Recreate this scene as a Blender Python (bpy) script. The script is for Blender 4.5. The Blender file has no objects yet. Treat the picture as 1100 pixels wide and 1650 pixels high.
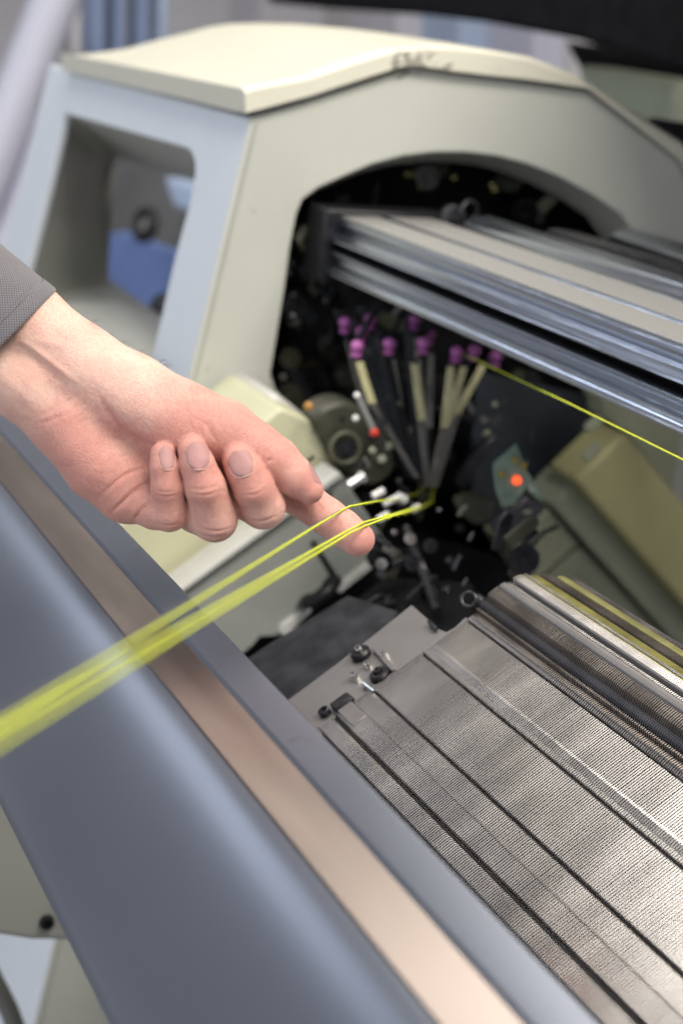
import bpy, bmesh, math, random
import numpy as np
from mathutils import Vector, Matrix
random.seed(7); rng = np.random.default_rng(7)

# ------------------------------------------------------------------ camera
F = 2600.0                                   # focal length in pixels of the 1100x1650 photograph
v1 = np.array([-1230., -895., F]); v3 = np.array([-876., 8756., F])
v3 = v3 - v1*(v3@v1)/(v1@v1)
AX = -v1/np.linalg.norm(v1); AZ = -v3/np.linalg.norm(v3); AY = np.cross(AZ, AX)
M = np.array([AX, AY, AZ])                   # rows: machine axes (along, depth, up) seen from the camera
EYE = np.array([0., 0., 1.5])                # machine coordinates below are measured from the eye
def ray(px, py): return M @ (np.array([px-550., py-825., F])/F)
def on(px, py, ax, v):
    r = ray(px, py); return r*v/r[ax]
def onp(px, py, p0, n):
    r = ray(px, py); return r*(np.dot(p0, n)/np.dot(r, n))
def dep(px, py, d): return ray(px, py)*d

sc = bpy.context.scene
cam = bpy.data.cameras.new('camera'); camo = bpy.data.objects.new('camera', cam)
sc.collection.objects.link(camo)
R = Matrix(((M[0, 0], -M[0, 1], -M[0, 2], EYE[0]), (M[1, 0], -M[1, 1], -M[1, 2], EYE[1]),
            (M[2, 0], -M[2, 1], -M[2, 2], EYE[2]), (0, 0, 0, 1)))
camo.matrix_world = R
cam.sensor_fit = 'VERTICAL'; cam.sensor_height = 36; cam.lens = 36*F/1650
cam.clip_start = 0.02; cam.clip_end = 60
cam.dof.use_dof = True; cam.dof.focus_distance = 0.758; cam.dof.aperture_fstop = 7.2
sc.camera = camo

# ------------------------------------------------------------------ light
w = bpy.data.worlds.new('World'); sc.world = w; w.use_nodes = True
bg = w.node_tree.nodes['Background']; bg.inputs[0].default_value = (0.80, 0.86, 0.95, 1); bg.inputs[1].default_value = 0.27
def area(name, loc, target, sx, sy, power, col):
    l = bpy.data.lights.new(name, 'AREA'); l.shape = 'RECTANGLE'; l.size = sx; l.size_y = sy
    l.energy = power; l.color = col
    o = bpy.data.objects.new(name, l); sc.collection.objects.link(o)
    o.location = loc; d = Vector(target)-Vector(loc)
    o.rotation_euler = d.to_track_quat('-Z', 'Y').to_euler(); return o
area('ceiling_lamp_warm', (0.5, 0.9, 3.6), (-0.6, 0.6, 1.2), 2.2, 0.8, 94, (1.0, 0.94, 0.86))
area('ceiling_lamp_far', (-2.2, 0.3, 3.7), (-1.0, 0.6, 1.2), 1.6, 0.8, 26, (1.0, 0.95, 0.87))
area('window_light_cool', (-0.2, -3.2, 2.2), (-1.3, 0.4, 1.25), 2.4, 1.6, 38, (0.84, 0.90, 1.0))
area('window_light_high', (-3.2, -1.3, 2.45), (-0.8, 0.3, 1.2), 1.3, 0.8, 10, (0.80, 0.88, 1.0))  # added lamp, puts a highlight on the upper curve of the front cover
area('ceiling_lamp_side', (2.2, -0.4, 3.4), (-1.0, 0.5, 1.0), 1.4, 0.8, 16, (1.0, 0.95, 0.88))  # added lamp, brightens the faces turned towards +X
sc.view_settings.view_transform = 'Standard'; sc.view_settings.look = 'None'
sc.view_settings.exposure = 0.55; sc.view_settings.gamma = 1
sc.cycles.use_denoising = True; sc.cycles.denoising_input_passes = 'RGB'; sc.cycles.use_adaptive_sampling = False
sc.cycles.max_bounces = 8

# ------------------------------------------------------------------ materials
def mat(name, col, rough=0.5, metal=0.0, var=0.06, scale=60., bump=0.0, bscale=400., aniso=None, coat=0., emit=None, spec=0.5, rvar=0.0, stretch=(1, 1, 1)):
    m = bpy.data.materials.new(name); m.use_nodes = True; nt = m.node_tree; N = nt.nodes; L = nt.links
    b = N['Principled BSDF']; b.inputs['Roughness'].default_value = rough; b.inputs['Metallic'].default_value = metal
    b.inputs['Specular IOR Level'].default_value = spec
    b.inputs['Coat Weight'].default_value = coat
    tc = N.new('ShaderNodeTexCoord'); mp = N.new('ShaderNodeMapping'); mp.inputs['Scale'].default_value = stretch
    L.new(tc.outputs['Object'], mp.inputs[0])
    n = N.new('ShaderNodeTexNoise'); n.inputs['Scale'].default_value = scale; n.inputs['Detail'].default_value = 6
    L.new(mp.outputs[0], n.inputs['Vector'])
    r = N.new('ShaderNodeValToRGB'); c = np.array(col)
    r.color_ramp.elements[0].position = 0.3; r.color_ramp.elements[1].position = 0.7
    r.color_ramp.elements[0].color = (*np.clip(c*(1-var), 0, 1), 1); r.color_ramp.elements[1].color = (*np.clip(c*(1+var), 0, 1), 1)
    L.new(n.outputs[0], r.inputs[0]); L.new(r.outputs[0], b.inputs['Base Color'])
    if rvar:
        mr = N.new('ShaderNodeMapRange'); mr.inputs[1].default_value = 0.3; mr.inputs[2].default_value = 0.7
        mr.inputs[3].default_value = rough-rvar; mr.inputs[4].default_value = rough+rvar
        L.new(n.outputs[0], mr.inputs[0]); L.new(mr.outputs[0], b.inputs['Roughness'])
    if bump:
        n2 = N.new('ShaderNodeTexNoise'); n2.inputs['Scale'].default_value = bscale; n2.inputs['Detail'].default_value = 3
        L.new(mp.outputs[0], n2.inputs['Vector'])
        bp = N.new('ShaderNodeBump'); bp.inputs['Strength'].default_value = bump; bp.inputs['Distance'].default_value = 0.0005
        L.new(n2.outputs[0], bp.inputs['Height']); L.new(bp.outputs[0], b.inputs['Normal'])
    if emit:
        b.inputs['Emission Color'].default_value = (*emit[0], 1); b.inputs['Emission Strength'].default_value = emit[1]
    return m
BR = (0.15, 60, 60)        # brushed / drawn along the machine
MT = dict(
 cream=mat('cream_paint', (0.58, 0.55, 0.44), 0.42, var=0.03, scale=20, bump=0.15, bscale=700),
 cream2=mat('pale_ledge_paint', (0.52, 0.52, 0.48), 0.45, var=0.03, scale=20),
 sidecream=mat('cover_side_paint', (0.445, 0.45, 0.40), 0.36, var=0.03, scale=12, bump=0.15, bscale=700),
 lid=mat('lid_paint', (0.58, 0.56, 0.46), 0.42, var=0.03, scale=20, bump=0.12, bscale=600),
 front=mat('pale_blue_grey_paint', (0.58, 0.61, 0.65), 0.45, var=0.02, scale=20, bump=0.1, bscale=600),
 liner=mat('liner_grey_paint', (0.34, 0.345, 0.31), 0.5, var=0.05, scale=15),
 blockcream=mat('block_cream_paint', (0.50, 0.49, 0.33), 0.45, var=0.04, scale=20, bump=0.1),
 sheet=mat('sheet_grey_paint', (0.27, 0.28, 0.26), 0.42, var=0.08, scale=25, bump=0.1),
 sheetedge=mat('sheet_edge', (0.5, 0.5, 0.47), 0.4, var=0.05),
 olive=mat('olive_grey_paint', (0.30, 0.32, 0.23), 0.5, var=0.08, scale=18),
 oliveyellow=mat('olive_yellow_paint', (0.46, 0.43, 0.21), 0.5, var=0.08, scale=18),
 olivelight=mat('olive_light_paint', (0.31, 0.32, 0.22), 0.5, var=0.05, scale=18),
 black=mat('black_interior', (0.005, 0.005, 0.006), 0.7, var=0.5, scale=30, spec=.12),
 darkmetal=mat('dark_metal', (0.035, 0.035, 0.04), 0.35, 0.6, var=0.4, scale=50, rvar=0.1),
 ringolive=mat('ring_olive', (0.10, 0.10, 0.065), 0.5, 0.2, var=0.3, scale=60),
 rodmetal=mat('rod_metal', (0.13, 0.13, 0.145), 0.33, 0.8, var=0.2, scale=50),
 gunmetal=mat('gunmetal', (0.07, 0.075, 0.085), 0.4, 0.7, var=0.3, scale=50),
 darkolive=mat('dark_olive_paint', (0.05, 0.05, 0.032), 0.5, var=0.3, scale=40),
 blackplastic=mat('black_plastic', (0.010, 0.010, 0.012), 0.38, var=0.3, scale=80, spec=.3),
 alu=mat('drawn_aluminium', (0.46, 0.50, 0.58), 0.20, 1.0, var=0.22, scale=14, bump=0.25, bscale=30, rvar=0.06, stretch=BR),
 alutop=mat('matt_aluminium_top', (0.37, 0.365, 0.35), 0.42, 0.5, var=0.04, scale=200, bump=0.3, bscale=1500),
 steel=mat('needle_steel', (0.86, 0.82, 0.79), 0.27, 1.0, var=0.04, scale=22, rvar=0.05, stretch=(1.6, .8, .8)),
 steelplate=mat('bed_plate_steel', (0.20, 0.188, 0.185), 0.42, 0.55, var=0.10, scale=30, bump=0.15, bscale=500),
 slot=mat('bed_slot_dark', (0.022, 0.02, 0.018), 0.6, 0.0, var=0.3, scale=60, spec=.3),  # near-black colour paints the shade in the gaps between needles
 buttsteel=mat('bright_needle_steel', (0.66, 0.65, 0.63), 0.3, 0.9, var=0.1, scale=60),
 oily=mat('oily_brown_steel', (0.30, 0.265, 0.24), 0.32, 0.85, var=0.12, scale=40, rvar=0.1),
 brass=mat('olive_brass', (0.30, 0.28, 0.11), 0.45, 0.5, var=0.3, scale=60),
 cover=mat('cover_blue_grey', (0.14, 0.152, 0.185), 0.34, 0.62, var=0.05, scale=6, bump=0.06, bscale=900, rvar=0.04, stretch=(0.4, 1, 1)),
 trim=mat('stainless_trim', (0.31, 0.262, 0.235), 0.36, 1.0, var=0.07, scale=10, bump=0.1, bscale=60, rvar=0.05, stretch=(0.5, 4, 4)),
 bright=mat('bright_screw_steel', (0.8, 0.8, 0.78), 0.22, 1.0, var=0.1),
 ceramic=mat('white_ceramic', (0.75, 0.74, 0.72), 0.25, var=0.05),
 purpledim=mat('dull_purple_plastic', (0.24, 0.06, 0.22), 0.5, var=0.15, scale=200),  # darker copy of the purple, paints the back row eyelets as shaded
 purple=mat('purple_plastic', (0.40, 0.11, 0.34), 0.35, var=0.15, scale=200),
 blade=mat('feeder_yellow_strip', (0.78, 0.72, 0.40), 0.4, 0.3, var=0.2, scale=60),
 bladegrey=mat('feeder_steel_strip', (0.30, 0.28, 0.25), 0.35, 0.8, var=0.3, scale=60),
 pcb=mat('circuit_board_green', (0.28, 0.40, 0.31), 0.4, var=0.25, scale=70),
 gold=mat('brass_pads', (0.5, 0.35, 0.08), 0.4, 0.7, var=0.2),
 red=mat('red_lamp', (0.8, 0.06, 0.02), 0.3, emit=((1.0, 0.10, 0.02), 1.2)),
 redplastic=mat('red_tip', (0.6, 0.04, 0.02), 0.35),
 orange=mat('orange_cap', (0.35, 0.17, 0.03), 0.4),
 yarn=mat('yellow_yarn_fibre', (0.56, 0.61, 0.04), 0.75, var=0.15, scale=1500),
 greyyarn=mat('grey_thread_fibre', (0.10, 0.10, 0.10), 0.7),
 sage=mat('sage_panel_paint', (0.25, 0.25, 0.22), 0.5, var=0.05, scale=15),
 cabinet=mat('cream_cabinet_paint', (0.92, 0.80, 0.62), 0.5, var=0.03, scale=15),
 tan=mat('tan_cabinet_paint', (0.50, 0.40, 0.28), 0.5, var=0.05, scale=15),
 floor=mat('factory_floor', (0.34, 0.33, 0.34), 0.5, var=0.1, scale=4),
 wall=mat('factory_wall', (0.66, 0.64, 0.67), 0.8, var=0.08, scale=2),
 ceiling=mat('white_ceiling', (0.8, 0.79, 0.77), 0.8, var=0.03, scale=2),
 lavender=mat('pale_tube_paint', (0.60, 0.60, 0.70), 0.5, var=0.05),
 paleblue=mat('faded_blue', (0.24, 0.31, 0.48), 0.5, var=0.1, scale=8),
 blue=mat('blue_sheet', (0.12, 0.19, 0.42), 0.5, var=0.15, scale=12),
 bluelight=mat('pale_blue_plastic', (0.45, 0.55, 0.72), 0.4, var=0.1),
 redbrown=mat('red_brown_box', (0.18, 0.08, 0.08), 0.6, var=0.3, scale=10),
 midgrey=mat('mid_grey_machine', (0.13, 0.13, 0.12), 0.5, var=0.2, scale=8),
 whitebox=mat('white_box', (0.7, 0.68, 0.68), 0.6, var=0.05),
)
def scuffs(m, spots, amount=.62):
    nt = m.node_tree; N = nt.nodes; L = nt.links; b = N['Principled BSDF']; g = N.new('ShaderNodeNewGeometry'); tot = None
    for (p, r_) in spots:
        d = N.new('ShaderNodeVectorMath'); d.operation = 'DISTANCE'; L.new(g.outputs['Position'], d.inputs[0]); d.inputs[1].default_value = tuple(p)
        q = N.new('ShaderNodeMapRange'); q.inputs[1].default_value = r_; q.inputs[2].default_value = r_*.2; L.new(d.outputs['Value'], q.inputs[0])
        if tot is None: tot = q.outputs[0]
        else:
            a = N.new('ShaderNodeMath'); a.operation = 'MAXIMUM'; L.new(tot, a.inputs[0]); L.new(q.outputs[0], a.inputs[1]); tot = a.outputs[0]
    n = N.new('ShaderNodeTexNoise'); n.inputs['Scale'].default_value = 95; n.inputs['Detail'].default_value = 5; n.inputs['Distortion'].default_value = 1.2; L.new(g.outputs['Position'], n.inputs['Vector'])
    mm = N.new('ShaderNodeMath'); mm.operation = 'MULTIPLY_ADD'; L.new(tot, mm.inputs[0]); mm.inputs[1].default_value = .30; L.new(n.outputs[0], mm.inputs[2])
    th = N.new('ShaderNodeMapRange'); th.inputs[1].default_value = .70; th.inputs[2].default_value = .76; th.inputs[4].default_value = amount; L.new(mm.outputs[0], th.inputs[0])
    mx = N.new('ShaderNodeMix'); mx.data_type = 'RGBA'; L.new(th.outputs[0], mx.inputs[0]); L.new(b.inputs['Base Color'].links[0].from_socket, mx.inputs[6]); mx.inputs[7].default_value = (.05, .045, .04, 1)
    L.new(mx.outputs[2], b.inputs['Base Color'])
for mm_ in (MT['lid'], MT['sidecream']): scuffs(mm_, [(on(x, y, 0, -1.192)+EYE, r_) for x, y, r_ in [(690, 104, .022), (655, 104, .020), (715, 114, .014), (640, 98, .010), (600, 128, .008), (440, 200, .008), (672, 118, .010)]])
cs_ = [(on(x, y, 1, .25)+EYE, r_) for x, y, r_ in [(150, 895, .02), (130, 968, .012), (250, 905, .02), (60, 1000, .012), (215, 880, .03), (420, 1250, .012), (30, 850, .02)]]
scuffs(MT['cover'], [(p, r_*.8) for p, r_ in cs_], .35)
# ------------------------------------------------------------------ object helpers
W0 = {}
KS = 1.0; KZ = 0.0     # assembly scale about the eye level origin and slight tilt of the rails
def thing(name, label, cat, loc, group=None):
    o = bpy.data.objects.new(name, None); o.empty_display_size = 0.03; sc.collection.objects.link(o)
    p = np.array(loc, float)+EYE; o.location = p; W0[o.name] = p
    o['label'] = label; o['category'] = cat
    if group: o['group'] = group
    return o
def tag(o, label=None, cat=None, group=None, kind=None):
    for k, v in (('label', label), ('category', cat), ('group', group), ('kind', kind)):
        if v: o[k] = v
    return o
def obj(name, V, Fc, m, parent=None, smooth=None, bevel=0.0, seg=2, label=None, kind=None):
    V = np.asarray(V, float).reshape(-1, 3)*KS
    if KZ: V = V+np.outer(KZ*(V[:, 0]+.72), (0, 0, 1.))
    V = V+EYE
    c = (V.min(0)+V.max(0))/2
    me = bpy.data.meshes.new(name)
    me.from_pydata((V-c).tolist(), [], Fc if isinstance(Fc, list) else Fc.tolist()); me.validate()
    if isinstance(m, (list, tuple)):
        for q in m: me.materials.append(q)
    else: me.materials.append(m)
    bm = bmesh.new(); bm.from_mesh(me); bmesh.ops.recalc_face_normals(bm, faces=bm.faces); bm.to_mesh(me); bm.free()
    o = bpy.data.objects.new(name, me); sc.collection.objects.link(o)
    W0[o.name] = c; o.location = c - (W0[parent.name] if parent else 0)
    if parent: o.parent = parent
    if smooth is not None:
        me.shade_smooth() if smooth >= 180 else me.set_sharp_from_angle(angle=math.radians(smooth))
        if smooth < 180: me.polygons.foreach_set('use_smooth', [True]*len(me.polygons)); me.set_sharp_from_angle(angle=math.radians(smooth))
    if bevel:
        b = o.modifiers.new('bevel', 'BEVEL'); b.width = bevel; b.segments = seg; b.limit_method = 'ANGLE'; b.angle_limit = math.radians(35)
        b.harden_normals = False
        me.polygons.foreach_set('use_smooth', [True]*len(me.polygons)); me.set_sharp_from_angle(angle=math.radians(50))
    if label: o['label'] = label
    if kind: o['kind'] = kind
    return o
class MB:
    def __init__(s): s.V = []; s.F = []; s.n = 0
    def add(s, V, Fc):
        V = np.asarray(V, float).reshape(-1, 3); s.V.append(V); s.F += [tuple(int(i)+s.n for i in f) for f in Fc]; s.n += len(V); return s
    def prism(s, poly, d):
        """closed 3-D polygon pushed along vector d"""
        P = np.asarray(poly, float); n = len(P); d = np.asarray(d, float)
        return s.add(np.vstack([P, P+d]), [tuple(range(n)), tuple(range(2*n-1, n-1, -1))]+[(i, (i+1) % n, n+(i+1) % n, n+i) for i in range(n)])
    def xprism(s, yz, x0, x1):
        return s.prism([(x0, y, z) for y, z in yz], (x1-x0, 0, 0))
    def box(s, lo, hi):
        (a, b, c), (d, e, f) = lo, hi
        return s.prism([(a, b, c), (d, b, c), (d, e, c), (a, e, c)], (0, 0, f-c))
    def tube(s, P, r, n=10, cap=True):
        P = np.asarray(P, float); k = len(P); r = np.full(k, r) if np.isscalar(r) else np.asarray(r, float)
        T = np.gradient(P, axis=0); T /= np.linalg.norm(T, axis=1)[:, None]+1e-12
        u = np.cross(T[0], (0, 0, 1.)); 
        if np.linalg.norm(u) < 1e-3: u = np.cross(T[0], (0, 1., 0))
        V = []
        a = np.arange(n)*2*math.pi/n
        for i in range(k):
            u = u-T[i]*np.dot(u, T[i]); u /= np.linalg.norm(u); v = np.cross(T[i], u)
            V.append(P[i]+r[i]*(np.cos(a)[:, None]*u+np.sin(a)[:, None]*v))
        Fc = [(i*n+j, i*n+(j+1) % n, (i+1)*n+(j+1) % n, (i+1)*n+j) for i in range(k-1) for j in range(n)]
        if cap: Fc += [tuple(range(n))[::-1], tuple((k-1)*n+j for j in range(n))]
        return s.add(np.vstack(V), Fc)
    def lathe(s, c, ax, prof, n=20):
        """prof: (distance along axis, radius)"""
        c = np.asarray(c, float); ax = np.asarray(ax, float); ax = ax/np.linalg.norm(ax)
        return s.tube_like(c, ax, prof, n)
    def tube_like(s, c, ax, prof, n):
        u = np.cross(ax, (0, 0, 1.)); 
        if np.linalg.norm(u) < 1e-3: u = np.array([1., 0, 0])
        u /= np.linalg.norm(u); v = np.cross(ax, u); a = np.arange(n)*2*math.pi/n
        V = [c+ax*t+r*(np.cos(a)[:, None]*u+np.sin(a)[:, None]*v) for t, r in prof]; k = len(prof)
        Fc = [(i*n+j, i*n+(j+1) % n, (i+1)*n+(j+1) % n, (i+1)*n+j) for i in range(k-1) for j in range(n)]
        Fc += [tuple(range(n))[::-1], tuple((k-1)*n+j for j in range(n))]
        return s.add(np.vstack(V), Fc)
    def torus(s, c, ax, R_, r, n=24, k=8):
        ax = np.asarray(ax, float)/np.linalg.norm(ax); u = np.cross(ax, (0, 0, 1.)); 
        if np.linalg.norm(u) < 1e-3: u = np.array([1., 0, 0])
        u /= np.linalg.norm(u); v = np.cross(ax, u); V = []
        for i in range(n):
            a = 2*math.pi*i/n; d = math.cos(a)*u+math.sin(a)*v
            for j in range(k):
                b = 2*math.pi*j/k; V.append(np.asarray(c)+d*(R_+r*math.cos(b))+ax*r*math.sin(b))
        Fc = [(i*k+j, i*k+(j+1) % k, ((i+1) % n)*k+(j+1) % k, ((i+1) % n)*k+j) for i in range(n) for j in range(k)]
        return s.add(V, Fc)
    def build(s, name, m, parent=None, **kw):
        return obj(name, np.vstack(s.V), s.F, m, parent, **kw)
def holed(outer, inner, d):
    """plate with a hole: outer and inner are 3-D loops in one plane, thickness vector d"""
    bm = bmesh.new(); es = []
    for loop in (outer, inner):
        vs = [bm.verts.new(p) for p in loop]
        es += [bm.edges.new((vs[i], vs[(i+1) % len(vs)])) for i in range(len(vs))]
    bmesh.ops.triangle_fill(bm, edges=es, use_beauty=True)
    ex = bmesh.ops.extrude_face_region(bm, geom=list(bm.faces))
    vv = [g for g in ex['geom'] if isinstance(g, bmesh.types.BMVert)]
    bmesh.ops.translate(bm, verts=vv, vec=Vector(d))
    bm.verts.index_update(); V = [tuple(v.co) for v in bm.verts]; Fc = [tuple(v.index for v in f.verts) for f in bm.faces]; bm.free()
    return MB().add(V, Fc)
def smoothloop(P, it=2, closed=True):
    P = np.asarray(P, float)
    for _ in range(it):
        Q = []
        n = len(P)
        for i in range(n if closed else n-1):
            a, b = P[i], P[(i+1) % n]; Q += [a*.75+b*.25, a*.25+b*.75]
        if not closed: Q = [P[0]]+Q+[P[-1]]
        P = np.array(Q)
    return P
def rounded(P, r, k=5):
    """round each corner of a closed planar polygon by radius-ish r"""
    P = [np.asarray(p, float) for p in P]; out = []; n = len(P)
    rr = r if isinstance(r, (list, tuple)) else [r]*n
    for i in range(n):
        a, b, c = P[i-1], P[i], P[(i+1) % n]
        la, lc = np.linalg.norm(a-b), np.linalg.norm(c-b); q = min(rr[i], la*.45, lc*.45)
        p0 = b+(a-b)/la*q; p1 = b+(c-b)/lc*q
        for j in range(k+1):
            t = j/k; out.append((1-t)**2*p0+2*t*(1-t)*b+t*t*p1)
    return out
# ================================================================== SETTING (room around the machine)
MB().box((-9, -5, -1.52), (4, 9, -1.5)).build('floor', MT['floor'], kind='structure')
MB().box((-7.1, -5, -1.5), (-7.0, 9, 2.6)).build('wall', MT['wall'], kind='structure')
MB().box((-7.0, 7.0, -1.5), (4, 7.1, 2.6)).build('wall', MT['wall'], kind='structure')
MB().box((-9, -5, 2.6), (4, 9, 2.7)).build('ceiling', MT['ceiling'], kind='structure')
for l in ('ceiling_lamp_warm', 'ceiling_lamp_far'): pass

# ================================================================== KNITTING MACHINE
mach = thing('knitting_machine', 'grey and cream flatbed knitting machine with steel needle bed, aluminium rails and arched end cover', 'knitting machine', (-0.8, 0.7, -1.49))
XH = -1.2
# --- end cover: side face with arched opening
arch_px = [(436, 602), (445, 550), (458, 470), (468, 395), (478, 345), (488, 322), (515, 302), (560, 282), (600, 265), (650, 252), (700, 246), (750, 246), (800, 252), (850, 265), (900, 285), (950, 312), (1000, 345)]
arch = [on(x, y, 0, XH) for x, y in arch_px]
arch += [np.array([XH, .885, -.19]), np.array([XH, .90, -.26]), np.array([XH, .90, -.60]), np.array([XH, .60, -.60]), on(560, 800, 0, XH), on(462, 650, 0, XH), on(444, 628, 0, XH)]
seam_px = [(405, 190), (560, 142), (661, 107), (722, 118), (850, 133), (948, 147), (1100, 265)]
seam = [on(x, y, 0, XH) for x, y in seam_px]
outer = seam + [np.array([XH, 1.04, -.31]), np.array([XH, 1.10, -1.05]), np.array([XH, .30, -1.05])]
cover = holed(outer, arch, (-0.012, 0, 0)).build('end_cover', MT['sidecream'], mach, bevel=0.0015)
# liner going in from the arch
cen = np.array([XH, .70, -.30])
n = len(arch); A0 = np.array(arch)
A1 = A0.copy(); A1[:, 0] -= 0.03; A1 = A1+(cen-A1)*np.array([0, .028, .05])
A1b = A1.copy(); A1b[:, 0] -= 0.02
A2 = A1b+(A0-A1)*.35
mb = MB(); A0m = A0+np.array([-.002, 0, 0]); mid = A0*.5+A1*.5+(A0-A1)*np.array([0, .18, .18])
rings = [A0m, mid, A1, A1b, A2, A2+(A0m-A1)*np.array([0, .9, .9])+np.array([.0, 0, 0])]
V = np.vstack(rings[:5]); Fc = [(k*n+i, k*n+(i+1) % n, (k+1)*n+(i+1) % n, (k+1)*n+i) for k in range(4) for i in range(n)]
obj('arch_liner', V, Fc, MT['liner'], cover, smooth=50)
# box behind the opening, near-black colour paints the shade inside
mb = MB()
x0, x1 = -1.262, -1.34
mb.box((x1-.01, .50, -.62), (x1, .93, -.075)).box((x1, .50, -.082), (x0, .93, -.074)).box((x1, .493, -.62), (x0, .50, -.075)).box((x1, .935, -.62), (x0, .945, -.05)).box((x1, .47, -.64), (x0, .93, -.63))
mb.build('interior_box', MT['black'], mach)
# --- front frame with window
P0 = np.array([0, .47, -.07]); PN = np.array([0, 1, -.1735]); yz = lambda z: .47+.1735*(z+.07)
tl = onp(80, 103, P0, PN); bl = onp(0, 425, P0, PN); ext = bl+(bl-tl)*1.3
fo = [np.array([XH, .47, -.07]), np.array([XH, yz(-1.05), -1.05]), np.array([ext[0], yz(-1.05), -1.05]), ext, bl, tl]
win_px = [(103, 183), (305, 241), (315, 268), (305, 327), (281, 413), (256, 523), (232, 625), (26, 498), (74, 310)]
win = rounded([onp(x, y, P0, PN) for x, y in win_px], [.012, .02, .03, .06, .06, .06, .03, .03, .06], 5)
fr = holed(fo, win, (0, .010, 0)).build('front_frame', MT['front'], cover, bevel=0.003)
P1 = P0+np.array([0, .12, 0])
back_px = [(172, 248), (330, 296), (326, 330), (318, 380), (300, 440), (280, 530), (262, 528), (158, 452), (164, 350)]
bk = rounded([onp(x, y, P1, PN) for x, y in back_px], [.02, .02, .03, .06, .06, .03, .02, .02, .06], 5)
k = len(win); W1 = np.array(win)+np.array([0, .004, 0])
obj('window_liner', np.vstack([W1, np.array(bk), np.array(bk)+np.array([0, .012, 0])]), [(r*k+i, r*k+(i+1) % k, (r+1)*k+(i+1) % k, (r+1)*k+i) for r in range(2) for i in range(k)], MT['liner'], cover, smooth=60)
Lq = [onp(30, 497, P0, PN), onp(234, 622, P0, PN), onp(262, 530, P1, PN), onp(157, 455, P1, PN)]
MB().prism([q+np.array([0, .011, .002]) for q in Lq], (0, 0, .004)).build('window_ledge', MT['cream2'], cover, bevel=.001)
# --- lid: domed shell, thick edge
up_px = [(420, 146), (500, 121), (570, 97), (628, 80), (670, 74), (722, 73), (790, 81), (855, 92), (923, 119), (1100, 228)]
lo_px = [(407, 188), (500, 159), (570, 136), (640, 114), (668, 110), (722, 118), (790, 126), (855, 133), (948, 147), (1100, 265)]
XL = XH+.008
up = np.array([on(x, y, 0, XL)[1:] for x, y in up_px]+[[1.05, -.27]]); lo = np.array([on(x, y, 0, XL)[1:] for x, y in lo_px]+[[1.04, -.31]])
lo[:, 1] += .002
up[0] = [lo[0][0]-.004, lo[0][1]+.021]
prof = np.vstack([lo[:1]+[[-.006, 0]], up[:1]+[[-.004, -.003]], up[:1]+[[.003, 0]], up[1:], lo[::-1][:-1]])
xs = np.array([XL, XL-.004, XL-.02, XL-.08, XL-.2, XL-.32, XL-.42, XL-.49, XL-.53, XL-.545])
V = []
nu = 3+len(up)-1
for i, x in enumerate(xs):
    t = (XL-x)/.545; b = .006*math.sin(math.pi*min(t*1.1, 1))-(.022*max(0, (t-.75)/.25)**2)
    q = prof.copy(); s = np.zeros(len(q)); s[2:nu] = np.sin(np.linspace(.25, math.pi*.9, nu-2)); q[:, 1] += b*s
    if i == 0: q[1:nu, 1] -= .003
    V.append(np.column_stack([np.full(len(q), x), q]))
k = len(prof)
Fc = [(i*k+j, i*k+(j+1) % k, (i+1)*k+(j+1) % k, (i+1)*k+j) for i in range(len(xs)-1) for j in range(k)]+[f for e in (0, len(xs)-1) for f in [tuple(e*k+q for q in (0, 1, 2, 3, k-1))]+[(e*k+2+j, e*k+3+j, e*k+k-1-j, e*k+k-j) for j in range(1, len(up)-1)]]
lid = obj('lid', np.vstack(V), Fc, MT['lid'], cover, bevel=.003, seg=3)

MB().prism([np.array([XH+.0004, a, b+.0012]) for a, b in lo]+[np.array([XH+.0004, a, b-.0006]) for a, b in lo[::-1]], (.002, 0, 0)).build('seam_gap', MT['blackplastic'], cover)
# --- body blocks below the opening: front side runs down at the slope of the front bed
def plate(name, px, X, d, m, parent, bevel=.0, r=0., **kw):
    P = [on(x, y, 0, X) for x, y in px]
    if r: P = rounded(P, r)
    return MB().prism(P, (-d, 0, 0)).build(name, m, parent, bevel=bevel, **kw)
plate('body_cover_rim', [(330, 730), (405, 668), (447, 634), (470, 652), (497, 674), (330, 790)], -1.12, .08, MT['sheetedge'], mach, .004)
plate('body_cover_block', [(250, 780), (400, 700), (452, 656), (496, 674), (512, 694), (547, 762), (300, 944), (150, 1060), (60, 1000)], -1.08, .11, MT['blockcream'], mach, .007, r=.004)
sh = plate('body_side_sheet', [(549, 762), (300, 945), (120, 1078), (300, 1140), (396, 1052), (411, 1039), (419, 1028), (460, 1025), (470, 1012), (501, 980), (496, 971), (549, 946), (591, 908), (636, 901), (622, 872)], -1.05, .03, MT['sheet'], mach, .002)
plate('sheet_lip', [(546, 760), (300, 941), (120, 1074), (125, 1084), (303, 949), (552, 769)], -1.042, .03, MT['sheetedge'], sh, .001)  # lighter colour paints the highlight along the sheet's top edge
plate('sheet_lower_lip', [(595, 906), (553, 938), (541, 950), (548, 957), (600, 916)], -1.045, .02, MT['sheetedge'], sh, .001)
plate('sheet_lower_lip', [(500, 975), (455, 1008), (450, 1020), (461, 1026), (503, 985)], -1.045, .02, MT['sheetedge'], sh, .001)
plate('slot_line', [(502, 874), (508, 872), (545, 930), (538, 934)], -1.048, .01, MT['blackplastic'], sh)
MB().torus(on(516, 954, 0, -1.04), (.35, .55, -.75), .015, .0045).build('rubber_ring', MT['blackplastic'], sh, smooth=180)
plate('latch_block', [(494, 968), (545, 930), (556, 945), (505, 985)], -1.046, .02, MT['blackplastic'], sh, .001)
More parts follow.
